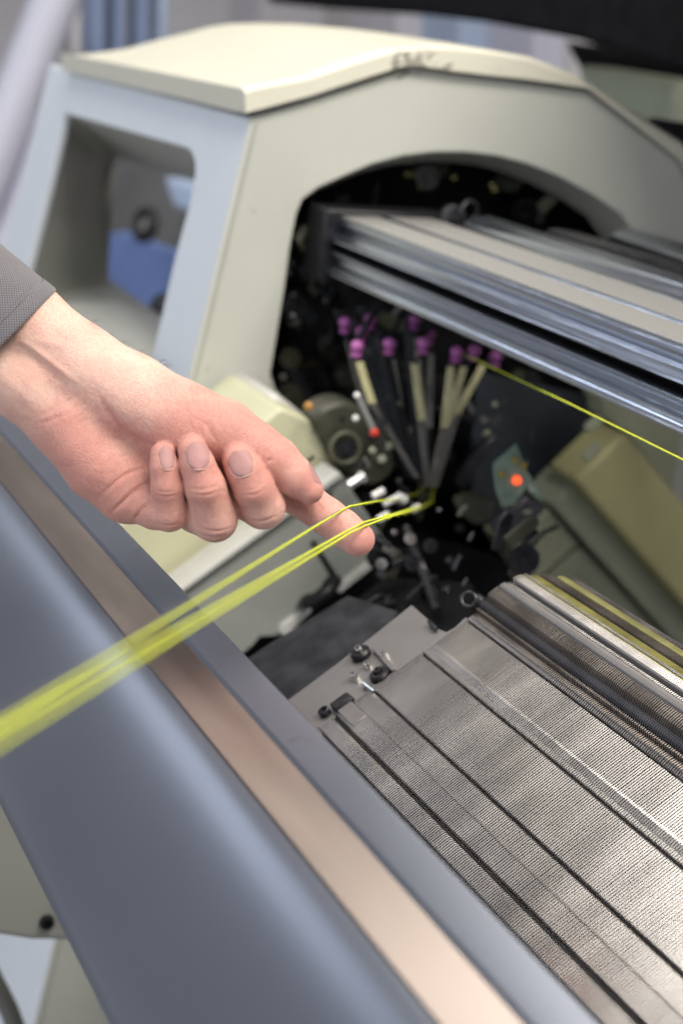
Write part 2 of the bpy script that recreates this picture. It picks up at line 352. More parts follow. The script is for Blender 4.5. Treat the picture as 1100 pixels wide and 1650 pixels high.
# --- rear side, mirrored slope
plate('rear_body_panel', [(928, 774), (1002, 702), (1010, 700), (1083, 790), (1110, 823), (1300, 1060), (1300, 1190), (1110, 985)], -1.14, .05, MT['oliveyellow'], mach, .004)
plate('rear_body_panel', [(890, 815), (928, 774), (1110, 985), (1300, 1190), (1300, 1300), (1110, 1062)], -1.16, .05, MT['olive'], mach, .002)
plate('rear_body_panel', [(820, 878), (884, 819), (932, 876), (872, 930), (858, 935)], -1.17, .05, MT['olivelight'], mach, .001)
plate('rear_body_panel', [(878, 932), (935, 880), (1110, 1068), (1300, 1310), (1000, 1250)], -1.172, .05, MT['olive'], mach, .001)
plate('rear_cover_post', [(975, 640), (1010, 630), (1100, 690), (1093, 730), (1083, 800), (1010, 702), (975, 675)], -1.19, .04, MT['olivelight'], mach, .003)
plate('bracket_finger', [(948, 690), (968, 672), (972, 682), (952, 700)], -1.1, .01, MT['olivelight'], mach, .001)
plate('bracket_finger', [(943, 738), (966, 714), (971, 722), (948, 746)], -1.1, .01, MT['olivelight'], mach, .001)
# --- lower left: belly panel and cabinet under the cover
P = [on(x, y, 0, -.95) for x, y in [(-200, 1150), (150, 1180), (200, 1400), (215, 1490), (185, 1503), (110, 1517), (50, 1516), (0, 1508), (-200, 1480)]]
bp_ = MB().prism(P, (-.03, 0, 0)).build('belly_panel', MT['sage'], mach, bevel=.004)
c = on(76, 1487, 0, -.948); MB().lathe(c, (1, 0, 0), [(-.01, .005), (0, .0052), (.002, .0048), (.002, .003), (-.001, .0028)], 20).build('screw', MT['blackplastic'], bp_, smooth=40)
P = [on(x, y, 0, -1.80) for x, y in [(-300, 1450), (107, 1450), (103, 1540), (84, 1760), (-300, 1760)]]
MB().prism(P, (-.03, 0, 0)).build('cabinet_door', MT['cabinet'], mach, bevel=.004)
P = [on(x, y, 0, -1.84) for x, y in [(100, 1450), (200, 1450), (165, 1590), (152, 1760), (80, 1760)]]
MB().prism(P, (-.03, 0, 0)).build('cabinet_post', MT['tan'], mach, bevel=.003)
P = [on(x, y, 0, -1.88) for x, y in [(150, 1450), (400, 1450), (400, 1800), (140, 1800)]]
MB().prism(P, (-.03, 0, 0)).build('cabinet_panel', MT['lavender'], mach, bevel=.003)
MB().tube([on(-30, 1540, 0, -1.1), on(14, 1625, 0, -1.1), on(50, 1720, 0, -1.1)], .008).build('support_bar', MT['midgrey'], mach, smooth=60)
MB().box((-.90, .47, -1.49), (0.9, 1.0, -.62)).build('machine_base', MT['midgrey'], mach, bevel=.005)

KS = .955
# --- needle bed -----------------------------------------------------
G = np.array([.3714, -.3674]); al = math.atan2(-.3137+.3674, .451-.3714); U = np.array([math.cos(al), math.sin(al)]); NN = np.array([-math.sin(al), math.cos(al)])
def bed(s, t): return tuple(G+U*s+NN*t)
X0, X1, PITCH = -.750, -.02, .00170
bedo = MB().xprism([bed(-.016, -.012), bed(-.016, -.0011), bed(.097, -.0011), bed(.105, -.004), (.530, -.3005), (.56, -.325), (.56, -.40), bed(.0, -.06)], X0+.0006, X1).build('needle_bed', MT['slot'], mach)
def comb(name, poly, m, th=.00082, parent=None, x0=X0, x1=X1, jit=0.0, off=0.0, label=None):
    P = np.array(poly); n = len(P); xs_ = np.arange(x0+off, x1, PITCH); V = []; Fc = []
    base = [tuple(range(n)), tuple(range(2*n-1, n-1, -1))]+[(i, (i+1) % n, n+(i+1) % n, n+i) for i in range(n)]
    for c_, x in enumerate(xs_):
        j = (rng.normal()*jit, rng.normal()*jit*.6)
        for e in (0, th): V.append(np.column_stack([np.full(n, x+e), P[:, 0]+j[0], P[:, 1]+j[1]]))
        Fc += [tuple(i+c_*2*n for i in f) for f in base]
    return obj(name, np.vstack(V), Fc, m, parent or bedo, kind='stuff', label=label)
comb('edge_teeth', [bed(-.0108, -.0012), bed(-.0105, .0006), bed(-.0100, .0010), bed(-.0025, .0011), bed(-.0009, .0003), bed(-.0009, -.0012)], MT['steel'], jit=.00004, th=.00085)
comb('lower_needles', [bed(.0012, -.0012), bed(.0014, .0008), bed(.0022, .0012), bed(.0132, .0013), bed(.0137, .0009), bed(.0252, .0009), bed(.0260, .0002), bed(.0260, -.0012)], MT['steel'], jit=.00005, th=.00088)
comb('middle_needles', [bed(.0274, -.0012), bed(.0276, .0006), bed(.0282, .0009), bed(.0606, .0010), bed(.0613, .0004), bed(.0613, -.0012)], MT['steel'], jit=.00006, th=.00090)
comb('needle_butts', [bed(.0626, -.0012), bed(.0627, .0006), bed(.0631, .0015), bed(.0655, .0015), bed(.0662, .0009), bed(.0662, -.0012)], MT['buttsteel'], jit=.00008, th=.00070)
comb('upper_needles', [bed(.0662, -.0012), bed(.0662, .0008), bed(.0700, .0012), bed(.0715, .0009), bed(.0935, .0009), bed(.0942, -.0002), bed(.0942, -.0012)], MT['steel'], jit=.00006, th=.00088)
comb('hook_needles', [bed(.0952, -.0012), bed(.0953, .0004), bed(.0985, .0012), bed(.1015, .0006), (.4545, -.3072), (.4565, -.3060), (.4565, -.3120)], MT['oily'], th=.0008, jit=.00006)
for s_, h_ in ((.0143, .0009), (.0948, .0002), (.0975, .0008)):
    MB().xprism([bed(s_-.00022, -.001), bed(s_-.00022, h_+.0003), bed(s_+.00022, h_+.0003), bed(s_+.00022, -.001)], X0, X1).build('retaining_wire', MT['oily'] if s_ < .05 else MT['darkmetal'], bedo)
for s0, s1_, t_ in ((-.0007, .0010, -.0006), (.0262, .0272, -.0006), (.0614, .0625, -.0006)):
    MB().xprism([bed(s0, -.0012), bed(s0, t_-.0003), bed((s0+s1_)/2, t_), bed(s1_, t_-.0003), bed(s1_, -.0012)], X0, X1).build('groove_strip', MT['blackplastic'], bedo)
# short plain caps at the left end of the bed
MB().xprism([bed(.0034, -.003), bed(.0034, .0021), bed(.0132, .0022), bed(.0134, -.003)], X0-.002, X0+.020).build('end_clip', MT['steelplate'], bedo, bevel=.0004)
MB().xprism([bed(.0028, -.003), bed(.0028, .0034), bed(.014, .0034), bed(.0155, .002), bed(.0155, -.003)], X0-.009, X0-.0005).build('end_bracket', MT['blackplastic'], bedo, bevel=.0006)
MB().lathe((X0-.008, *bed(-.002, .001)), (0, *NN), [(-.004, .0035), (.002, .0035), (.0025, .0025), (.0005, .0022), (.0005, .0005)], 14).build('screw', MT['darkmetal'], bedo, smooth=40)
# ribbed black rod
cy, cz, rr = .4585, -.3050, .0032
ns = int((X1-X0)/PITCH); pr = []
for i in range(ns):
    pr += [(i*PITCH, rr), (i*PITCH+PITCH*.55, rr+.0002), (i*PITCH+PITCH*.6, rr-.0005), (i*PITCH+PITCH*.95, rr-.0005)]
rod = MB().lathe((X0, cy, cz), (1, 0, 0), pr, 12).build('ribbed_rod', MT['rodmetal'], bedo, smooth=60)
MB().lathe((X0-.008, cy, cz), (1, 0, 0), [(0, .003), (.001, .0042), (.006, .0042), (.009, .0034)], 20).build('rod_end_cap', MT['blackplastic'], rod, smooth=40)
MB().torus((X0-.006, cy-.006, cz+.001), (.6, -.6, .5), .0042, .0013).build('rod_ring', MT['darkmetal'], rod, smooth=180)
# sinkers, flat bar with teeth, dark slot, light bar, olive rows, rear teeth
comb('sinkers', [(.4600, -.3045), (.4612, -.2990), (.4632, -.2972), (.4668, -.2946), (.4672, -.3045)], MT['oily'], jit=.00008, th=.00065)
MB().xprism([(.4625, -.3085), (.4625, -.3006), (.4640, -.3000), (.4650, -.3085)], X0, X1).build('sinker_backing', MT['slot'], bedo)
MB().xprism([(.4668, -.304), (.4662, -.2936), (.4668, -.2926), (.4700, -.2912), (.4706, -.2918), (.4706, -.304)], X0+.002, X1).build('flat_bar', MT['steelplate'], bedo, bevel=.0004)
comb('flat_bar_teeth', [(.4706, -.300), (.4706, -.2914), (.4722, -.2908), (.4724, -.300)], MT['steel'], x0=X0+.004)
MB().xprism([(.4722, -.305), (.4722, -.2942), (.4762, -.2930), (.4762, -.305)], X0+.003, X1).build('dark_channel', MT['blackplastic'], bedo)
MB().xprism([(.4764, -.302), (.4764, -.2908), (.4768, -.2900), (.4812, -.2884), (.4816, -.302)], X0+.004, X1).build('light_bar', MT['steelplate'], bedo)
comb('light_bar_teeth', [(.4768, -.2950), (.4768, -.2897), (.4812, -.2880), (.4814, -.2950)], MT['steel'], th=.0011)
MB().xprism([(.4818, -.300), (.4818, -.2886), (.4824, -.2882), (.4830, -.300)], X0, X1).build('brass_wire', MT['brass'], bedo)
comb('light_bar_back_teeth', [(.4832, -.300), (.4832, -.2880), (.4848, -.2876), (.4852, -.300)], MT['steel'], th=.0011)
MB().xprism([(.4850, -.305), (.4856, -.2893), (.4935, -.2896), (.4945, -.305)], X0+.004, X1).build('olive_strip', MT['brass'], bedo)
comb('olive_teeth', [(.4852, -.300), (.4856, -.2889), (.4930, -.2891), (.4935, -.300)], MT['brass'], th=.0006)
comb('rear_teeth', [(.4950, -.300), (.4955, -.2888), (.5020, -.2892), (.5025, -.300)], MT['oily'], th=.0008, jit=.00005)
MB().xprism([(.5030, -.305), (.5035, -.2894), (.5045, -.2886), (.5085, -.2890), (.5095, -.305)], X0+.004, X1).build('olive_bar', MT['brass'], bedo, bevel=.0003)
comb('rear_needles', [(.5100, -.305), (.5105, -.2912), (.5150, -.2905), (.5250, -.2958), (.5250, -.305)], MT['steel'], th=.0007, jit=.00005)
# --- plate beside the bed with levers and screws
PB0 = np.array([0, *bed(0, -.0005)]); PBn = np.array([0, *NN])
def onb(px, py, t=0.): return onp(px, py, PB0+PBn*t, PBn)
P = [onb(x, y) for x, y in [(663, 974), (586, 1035), (545, 1067), (400, 1175), (480, 1260), (552, 1190), (620, 1130), (700, 1070), (770, 1005), (749, 994), (733, 1010), (719, 1018), (706, 1013), (692, 1000)]]
for q in P[5:9]: q[0] = X0-.0006
endp = MB().prism(P, -PBn*.006).build('bed_end_plate', MT['steelplate'], mach, bevel=.0006)
P = [onb(x, y, -.035) for x, y in [(640, 985), (560, 960), (430, 1040), (330, 1110), (400, 1220), (600, 1060)]]
MB().prism(P, -PBn*.006).build('lower_tray', MT['darkmetal'], mach)  # dark metal colour paints the shadow over the end plate's continuation
def knob(px, py, r, h, m, name='screw', t=.0):
    return MB().lathe(onb(px, py, t), PBn+np.array([0, 0, 0]), [(-.002, r), (h*.7, r), (h, r*.8), (h, r*.45), (h*.4, r*.38), (h*.4, .0002)], 20).build(name, m, endp, smooth=40)
knob(583, 1057, .0062, .0045, MT['blackplastic'], 'roller')
knob(583, 1056, .0025, .0065, MT['bright'])
knob(613, 1090, .0062, .0035, MT['blackplastic'], 'roller')
knob(612, 1088, .0022, .005, MT['darkmetal'])
knob(573, 1094, .0028, .0045, MT['bright'])
knob(594, 1075, .0022, .004, MT['bright'])
knob(621, 1059, .0024, .004, MT['bright'])
MB().prism([onb(x, y, .001) for x, y in [(600, 1048), (609, 1046), (641, 1079), (632, 1084)]], PBn*.0016).build('lever', MT['steelplate'], endp, bevel=.0005)
MB().tube([onb(585, 1101, .002), onb(604, 1115, .002)], .0016, 10).build('pin', MT['bright'], endp, smooth=60)
MB().prism([onb(x, y, .0006) for x, y in [(690, 1007), (694, 1003), (706, 1014), (702, 1019)]], PBn*.003).build('stop_block', MT['darkmetal'], endp, bevel=.0004)

KS = 1.0; KZ = -.0125
# --- rails ----------------------------------------------------------
XR0, XR1 = -1.188, .25; RS = 1.1
front = [(.490, -.1345), (.4905, -.1327), (.4925, -.1320), (.5215, -.1310), (.5222, -.1335), (.5283, -.1335), (.5290, -.1308), (.5670, -.1305), (.5676, -.1335), (.5700, -.172),
         (.4870, -.1730), (.4845, -.1722), (.4843, -.1705), (.4862, -.1693), (.4868, -.1680), (.4855, -.1672), (.4862, -.1664), (.4856, -.1656), (.4895, -.1640), (.4900, -.1602), (.4880, -.1586), (.4858, -.1577), (.4858, -.1560), (.4875, -.1553),
         (.4990, -.1545), (.4990, -.1500), (.4870, -.1497), (.4856, -.1487), (.4860, -.1472), (.4890, -.1462), (.4912, -.1440), (.4922, -.1425), (.4918, -.1421), (.4925, -.1414), (.4922, -.1400), (.4900, -.1375)]
rs = lambda q: [(a*RS, b*RS) for a, b in q]
rail = MB().xprism(rs(front), XR0, XR1).build('front_rail', MT['alu'], mach, bevel=.0005)
MB().xprism(rs([(.4875, -.1552), (.4985, -.1550), (.4985, -.1496), (.4975, -.1496), (.4975, -.1542), (.4875, -.1545)]), XR0+.002, XR1).build('rail_groove_strip', MT['black'], rail)  # black strip paints the shade deep in the rail groove
MB().xprism(rs([(.4926, -.1319), (.5213, -.1309), (.5213, -.1300), (.4928, -.1310)]), XR0+.002, XR1).build('rail_top_strip', MT['alutop'], rail, bevel=.0003)
MB().xprism(rs([(.5292, -.1307), (.5668, -.1304), (.5666, -.1295), (.5292, -.1298)]), XR0+.002, XR1).build('rail_top_strip', MT['alutop'], rail, bevel=.0003)
mid_ = [(.5685, -.136), (.5690, -.1318), (.5720, -.1312), (.5722, -.1300), (.5745, -.1292), (.5750, -.1285), (.5800, -.1245), (.5802, -.1232), (.5812, -.1222), (.5960, -.1212), (.5975, -.1225), (.5980, -.1600), (.5700, -.1610)]
MB().xprism(rs(mid_), XR0+.05, XR1).build('middle_rail', MT['alu'], mach, bevel=.0006)
r2 = MB().xprism(rs([(.640, -.145), (.640, -.1290), (.644, -.1275), (.652, -.1270), (.654, -.1285), (.664, -.1283), (.668, -.145)]), XR0+.06, XR1).build('cable_channel', MT['darkmetal'], mach, bevel=.0005)
MB().xprism(rs([(.690, -.140), (.6885, -.1315), (.6895, -.1290), (.700, -.1240), (.712, -.1235), (.714, -.140)]), XR0+.07, XR1).build('rear_rail', MT['alu'], mach, bevel=.0006)
MB().lathe((XR0+.02, .577*RS, -.128*RS), (1, 0, .0), [(0, .008), (.004, .012), (.010, .012), (.012, .008), (.012, .004), (.02, .004)], 20).build('bearing', MT['darkmetal'], mach, smooth=40)
MB().torus((XR0+.032, .588*RS, -.122*RS), (1, .3, 0), .009, .002).build('bearing', MT['darkmetal'], mach, smooth=180)
MB().box((XR0-.02, .528, -.197), (XR0+.016, .640, -.139)).build('rail_bracket', MT['blackplastic'], mach, bevel=.002)  # added black block stands in for the shade where the rails fade out
plate('bracket_post', [(540, 330), (562, 325), (566, 480), (585, 650), (600, 760), (575, 760), (550, 600), (545, 470)], -1.24, .01, MT['blackplastic'], mach, .001)

KZ = 0.0; KS = .87
# --- front cover in the foreground ---------------------------------
cv = [(.2815, -.2955), (.2816, -.2915), (.2800, -.2902), (.2780, -.2908), (.2665, -.2972), (.2655, -.2992), (.2640, -.2996), (.2460, -.3062), (.2435, -.3074),
      (.2405, -.3090), (.2370, -.3116), (.2330, -.3152), (.2280, -.3208), (.2230, -.3275), (.2170, -.3365), (.2100, -.3485), (.2020, -.3635), (.1940, -.3795), (.1890, -.3890), (.1862, -.3935), (.1845, -.3960), (.1840, -.3980), (.1848, -.3995), (.1875, -.4000), (.1900, -.3985), (.2300, -.3300), (.2500, -.3100), (.2700, -.3000)]
fc = MB().xprism(cv, -1.9, .5).build('front_cover', MT['cover'], mach, smooth=28)
MB().xprism([(.2650, -.2990), (.2640, -.2984), (.2462, -.3048), (.2440, -.3056), (.2436, -.3070)], -1.9, .5).build('cover_trim', MT['trim'], fc, smooth=20)
KS = 1.0
# --- interior details behind the needles ----------------------------
X = -1.0
pcb = plate('circuit_board', [(832, 717), (796, 748), (799, 787), (810, 818), (828, 812), (848, 784), (862, 800), (874, 808), (868, 790), (846, 756)], X, .0016, MT['pcb'], mach)
def bead(px, py, X_, r, m, name, parent, k=.7):
    return MB().lathe(on(px, py, 0, X_), (1, -.3, .2), [(-.001, r), (r*k, r*.9), (r*k*1.4, r*.5), (r*k*1.45, .0001)], 14).build(name, m, parent, smooth=60)
bead(832, 774, X+.001, .0033, MT['red'], 'indicator_lamp', pcb)
for q in [(830, 741), (808, 764), (843, 750)]: bead(*q, X+.001, .0028, MT['gold'], 'solder_pad', pcb, .3)
bead(856, 788, X+.001, .003, MT['bright'], 'board_screw', pcb, .4)
MB().lathe(on(561, 783, 0, X), on(588, 765, 0, X)-on(561, 783, 0, X), [(0, .0028), (.0002, .0034), (.0105, .0034), (.0108, .0046), (.0135, .0048), (.0142, .003)], 18).build('guide_pin', MT['bright'], mach, smooth=40)
for (a, b, r) in [((600, 800), (618, 790), .0035), ((618, 812), (640, 802), .0032), ((640, 800), (652, 806), .0045), ((608, 838), (626, 828), .0035), ((664, 822), (676, 816), .0034)]:
    MB().tube([on(*a, 0, -.99), on(*b, 0, -.99)], r*.78, 12).build('yarn_guide', MT['ceramic'], mach, smooth=60)
# round lock body with oval boss
lock = plate('lock_body', [(500, 665), (560, 640), (625, 690), (640, 760), (600, 790), (565, 770), (540, 740)], -1.07, .03, MT['darkolive'], mach, .004, r=.02)
MB().torus(on(556, 722, 0, -1.062), (1, -.1, .1), .0115, .0022, 28).build('boss_ring', MT['ringolive'], lock, smooth=180)
MB().lathe(on(556, 722, 0, -1.066), (1, -.1, .1), [(0, .008), (.004, .008), (.004, .005), (.008, .0045), (.0085, .002)], 18).build('boss', MT['darkmetal'], lock, smooth=40)
bead(497, 655, -1.05, .0036, MT['orange'], 'cap', lock); bead(573, 674, -1.04, .0026, MT['ceramic'], 'cap', lock); bead(600, 726, -1.04, .0028, MT['olivelight'], 'cap', lock)
arm = MB().tube([on(576, 638, 0, -1.02), on(602, 694, 0, -1.02)], .0022, 10).build('indicator_arm', MT['sheet'], mach, smooth=60)
bead(575, 637, -1.018, .0023, MT['ceramic'], 'arm_cap', arm); bead(603, 697, -1.018, .0034, MT['redplastic'], 'arm_tip', arm)
# brown cable arc, dark tubes, brackets
MB().tube(smoothloop([on(x, y, 0, -1.3) for x, y in [(455, 640), (480, 605), (520, 580), (560, 570)]], 2, False), .006, 10).build('cable', mat('brown_cable', (.10, .075, .03), .5, var=.3), mach, smooth=60)
bits = [MT['darkmetal'], MT['blackplastic'], MT['blackplastic'], MT['darkmetal'], MT['gunmetal'], MT['darkolive']]
def clutter(n, xr, yr, X_, parent, rs, seed, names=('bolt', 'gear', 'link', 'bracket')):
    r = np.random.default_rng(seed)
    for i in range(n):
        px, py = r.uniform(*xr), r.uniform(*yr); Xc = r.uniform(*X_); c = on(px, py, 0, Xc); s = r.uniform(*rs); m = bits[r.integers(len(bits))]; k = i % 4
        ax = np.array([1, r.normal()*.5, r.normal()*.5])
        if k == 0: MB().lathe(c, ax, [(0, s), (s*.6, s), (s*.6, s*.5), (s*1.2, s*.45), (s*1.2, s*.1)], 6).build('bolt', m, parent)
        elif k == 1: MB().lathe(c, ax, [(0, s*1.3), (s*.3, s*1.4), (s*.35, s*.9), (s*.35, s*.5), (s*.9, s*.45), (s*.9, .0003)], 18).build('gear', m, parent, smooth=40)
        elif k == 2:
            d = r.normal(size=3)*s*3.2; d[0] *= .3; MB().tube([c, c+d*.5+np.array([0, 0, s*.3]), c+d], s*.28, 8).build('link', m, parent, smooth=60)
        else:
            a = r.uniform(0, 3.14); u = np.array([0, math.cos(a), math.sin(a)])*s*1.8; v = np.array([0, -math.sin(a), math.cos(a)])*s*.7
            MB().prism([c-u-v, c+u-v, c+u*1.2+v*.2, c+u*.6+v, c-u+v], (-s*.4, 0, 0)).build('bracket', m, parent, bevel=.0005)
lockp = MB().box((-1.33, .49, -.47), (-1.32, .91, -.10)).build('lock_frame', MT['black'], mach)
clutter(26, (450, 560), (360, 650), (-1.30, -1.22), lockp, (.005, .013), 3)
clutter(55, (560, 880), (500, 820), (-1.30, -1.22), lockp, (.004, .014), 5)
clutter(16, (560, 960), (262, 345), (-1.30, -1.22), lockp, (.004, .010), 8)
bits = [MT['midgrey'], MT['steelplate'], MT['darkolive'], MT['darkmetal'], MT['gunmetal'], MT['olive']]
clutter(30, (490, 660), (640, 800), (-1.10, -1.02), lockp, (.0012, .0034), 31)
clutter(26, (620, 900), (800, 970), (-1.04, -.90), lockp, (.0012, .0032), 32)
clutter(26, (600, 860), (620, 790), (-1.20, -1.10), lockp, (.0012, .0036), 33)
clutter(22, (455, 560), (380, 640), (-1.25, -1.20), lockp, (.0015, .004), 34)
bits = [MT['darkmetal'], MT['blackplastic'], MT['gunmetal'], MT['darkmetal'], MT['gunmetal'], MT['darkolive']]
for q in [(655, 281), (664, 281), (677, 300), (730, 286), (792, 298), (796, 305)]: bead(*q, -1.25, .003, MT['brass'], 'bolt', lockp)
clutter(22, (600, 700), (860, 990), (-1.02, -.92), lockp, (.003, .008), 11)
clutter(14, (700, 860), (850, 960), (-1.05, -.86), lockp, (.003, .009), 12)
plate('dark_panel', [(770, 600), (960, 640), (975, 700), (940, 760), (885, 818), (820, 880), (760, 800)], -1.22, .01, mat('blue_black_panel', (.022, .027, .036), .45, var=.3, scale=12), mach, .001)
plate('guide_slide', [(735, 775), (775, 720), (800, 700), (805, 715), (775, 750), (745, 795)], -1.12, .01, MT['darkmetal'], mach, .002)
plate('casting', [(735, 805), (765, 795), (800, 805), (795, 835), (770, 850), (745, 830)], -1.02, .012, MT['darkolive'], mach, .003, r=.006)
plate('grey_slide', [(790, 845), (850, 800), (882, 820), (815, 880)], -1.06, .01, mat('violet_grey_steel', (.06, .055, .065), .4, .4), mach, .002)
MB().tube([on(655, 850, 0, -1.0), on(680, 920, 0, -.96), on(705, 985, 0, -.9)], .0035, 10).build('push_rod', MT['darkmetal'], mach, smooth=60)
MB().tube([on(668, 880, 0, -.985), on(700, 960, 0, -.93)], .0022, 10).build('push_rod', MT['steelplate'], mach, smooth=60)
# black sheets close the pit under the arch, their colour paints its shade
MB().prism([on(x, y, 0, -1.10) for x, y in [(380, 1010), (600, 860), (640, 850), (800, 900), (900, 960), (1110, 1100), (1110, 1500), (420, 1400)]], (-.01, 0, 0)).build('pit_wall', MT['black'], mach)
MB().prism([onb(x, y, -.09) for x, y in [(380, 1120), (620, 930), (760, 940), (760, 1100), (500, 1300)]], -PBn*.01).build('pit_floor', MT['black'], mach)

# ================================================================== yarn feeders: each slides on its own rail
feed = [  # eyelet, strip top, strip bottom, foot, X, strip material, label
 ((575, 560), (579, 582), (600, 650), (672, 770), -.99, 'blade', 'yarn feeder with pink eyelet and short yellow strip, leftmost of the front row'),
 ((627, 556), (631, 578), (645, 668), (680, 775), -.99, 'bladegrey', 'yarn feeder with round magenta eyelet above a grey steel strip, second in the front row'),
 ((682, 555), (668, 585), (680, 678), (688, 780), -.99, 'blade', 'yarn feeder with magenta eyelet above a kinked yellow strip, third in the front row'),
 ((735, 569), (727, 590), (717, 690), (694, 785), -.99, 'blade', 'yarn feeder with magenta eyelet where the yellow thread leaves to the right'),
 ((764, 566), (748, 590), (722, 680), (697, 785), -1.01, 'blade', 'yarn feeder with dull pink eyelet just right of the thread exit'),
 ((797, 577), (779, 588), (735, 668), (702, 785), -1.02, 'blade', 'rightmost yarn feeder with slanting yellow strip under the rail'),
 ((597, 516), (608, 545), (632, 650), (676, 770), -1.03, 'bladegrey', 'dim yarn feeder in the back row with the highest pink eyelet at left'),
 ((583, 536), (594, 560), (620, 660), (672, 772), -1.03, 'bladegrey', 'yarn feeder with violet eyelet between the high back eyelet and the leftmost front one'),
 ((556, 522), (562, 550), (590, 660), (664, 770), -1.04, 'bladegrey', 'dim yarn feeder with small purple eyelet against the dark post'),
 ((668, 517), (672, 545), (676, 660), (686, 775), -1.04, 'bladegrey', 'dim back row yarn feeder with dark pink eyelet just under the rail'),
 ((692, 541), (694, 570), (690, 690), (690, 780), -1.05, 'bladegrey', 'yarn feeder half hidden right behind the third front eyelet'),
]
for (e, a, b, f_, Xf, mk, lab) in feed:
    XO = Xf*1.1; ce = on(*e, 0, XO)
    t = thing('yarn_feeder', lab, 'yarn feeder', ce+np.array([0, 0, -.002]), 'yarn feeders fanned out under the rails')
    up_ = np.array([.1, (random.random()-.5)*.15, 1])
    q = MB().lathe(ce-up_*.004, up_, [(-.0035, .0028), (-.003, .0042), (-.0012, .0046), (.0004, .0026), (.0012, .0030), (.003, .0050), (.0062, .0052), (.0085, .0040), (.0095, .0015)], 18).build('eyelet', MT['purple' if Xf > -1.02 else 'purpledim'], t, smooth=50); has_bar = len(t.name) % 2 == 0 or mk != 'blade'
    wv = np.array([.0, .0031, 0]); pa, pb, pf = on(*a, 0, XO), on(*b, 0, XO+.01), on(*f_, 0, XO+.03)
    MB().prism([pa-wv, pa+wv, pb+wv*1.15, pb-wv*1.15], (-.0015, 0, 0)).build('strip', MT[mk], t, bevel=.0003)
    MB().prism([pb-wv*1.1, pb+wv*1.1, pf+wv*.7, pf-wv*.7], (-.002, 0, 0)).build('foot', MT['darkmetal'] if mk != 'blade' else MT['bladegrey'], t, bevel=.0003)
    MB().tube([ce-up_*.007, pa], .0013, 8).build('stem', MT['darkmetal'], t, smooth=60)
    pt = ce+np.array([-.01, .03, .025])
    MB().prism([ce+np.array([-.008, -.003, -.004]), ce+np.array([-.008, .0015, -.004]), pt+np.array([-.012, .002, .01]), pt+np.array([-.012, -.0035, .01])], (-.0015, 0, 0)).build('arm', MT['blackplastic'], t, bevel=.0003)
    if not has_bar: continue
    sd = np.array([-.006, -.0062, 0]); MB().prism([ce+sd-wv+[0, 0, .01], ce+sd+wv*1.4+[0, 0, .01], pf+wv*1.2+sd*.6, pf-wv+sd*.6], (-.0012, 0, 0)).build('bar', MT['gunmetal' if random.random() < .4 else 'blackplastic'], t, bevel=.0003)

# ================================================================== yarns
def ply(name, P, r, label, m=MT['yarn'], n_=900, pitch=.0022, group=None):
    """two-ply twisted yarn along a polyline"""
    P = np.array(P); L_ = np.r_[0, np.cumsum(np.linalg.norm(np.diff(P, axis=0), axis=1))]
    s = np.arange(0, L_[-1], pitch/7); Q = np.column_stack([np.interp(s, L_, P[:, i]) for i in range(3)])
    Q += np.column_stack([np.convolve(np.pad(rng.normal(size=len(s)), 15, mode='edge'), np.hanning(31)/15, 'valid') for _ in range(3)])*r*.25
    T = np.gradient(Q, axis=0); T /= np.linalg.norm(T, axis=1)[:, None]
    u = np.cross(T, (0, .3, 1.)); u /= np.linalg.norm(u, axis=1)[:, None]; v = np.cross(T, u); mb = MB()
    for ph in (0, math.pi):
        a = s*2*math.pi/pitch+ph; mb.tube(Q+(np.cos(a)[:, None]*u+np.sin(a)[:, None]*v)*r*.5, r*.62*(1+.12*np.sin(s*5000+ph)), 6)
    # loose fibres
    for i in rng.integers(5, len(s)-5, int(L_[-1]*350)):
        d = rng.normal(size=3); d -= T[i]*d.dot(T[i])*.6; d /= np.linalg.norm(d); l = rng.uniform(.0008, .002)
        mb.tube([Q[i], Q[i]+d*l*.6+T[i]*l*.3, Q[i]+d*l+T[i]*l*.8], .00003, 3)
    o = mb.build(name, m, None, smooth=180); tag(o, label, 'yarn', group); return o
PX = .000277
ply('yellow_yarn', [on(690, 780, 0, -1.13), on(670, 796, 0, -1.06), on(646, 804, 0, -1.0), dep(605, 808, .90), dep(563, 816, .7245), dep(548, 824, .716), dep(505, 850, .672), dep(-60, 1205, .31)], .00045,
    'single yellow yarn resting on the fingertip, upper of the strands running to the lower left')
ply('yellow_yarn', [on(697, 785, 0, -1.13), on(694, 808, 0, -1.05), on(680, 815, 0, -.99), dep(622, 832, .80), dep(588, 841, .7195), dep(560, 855, .700), dep(-60, 1212, .30)], .00045,
    'yellow yarn with a small knot just right of the fingertip, beside its lower neighbour')
ply('yellow_yarn', [on(699, 785, 0, -1.13), on(696, 810, 0, -1.05), on(681, 818, 0, -.99), dep(624, 834, .80), dep(592, 846, .7195), dep(562, 860, .700), dep(-60, 1238, .30)], .00045,
    'lowest yellow yarn crossing the fingertip, without a knot')
k_ = MB()
for i in range(7): k_.torus(dep(621+rng.normal()*2, 832+rng.normal()*1.5, .80), rng.normal(size=3), .0009, .0004, 14, 6)
kn = k_.build('knot', MT['yarn'], bpy.data.objects['yellow_yarn.001'], smooth=180)
ply('yellow_yarn', [on(752, 573, 0, -1.085), dep(920, 652, .93), dep(1100, 741, .80), dep(1300, 842, .69)], .00046,
    'thin yellow thread running down right from the feeders under the aluminium rail')
o = MB().tube([dep(548, 822, .7165), dep(505, 847, .674), dep(-60, 1188, .31)], .00022, 6).build('grey_thread', MT['greyyarn'], None, smooth=60)  # thin dark tube following the upper yarn
tag(o, 'thin dark grey line alongside the upper yellow yarn left of the finger', 'thread')

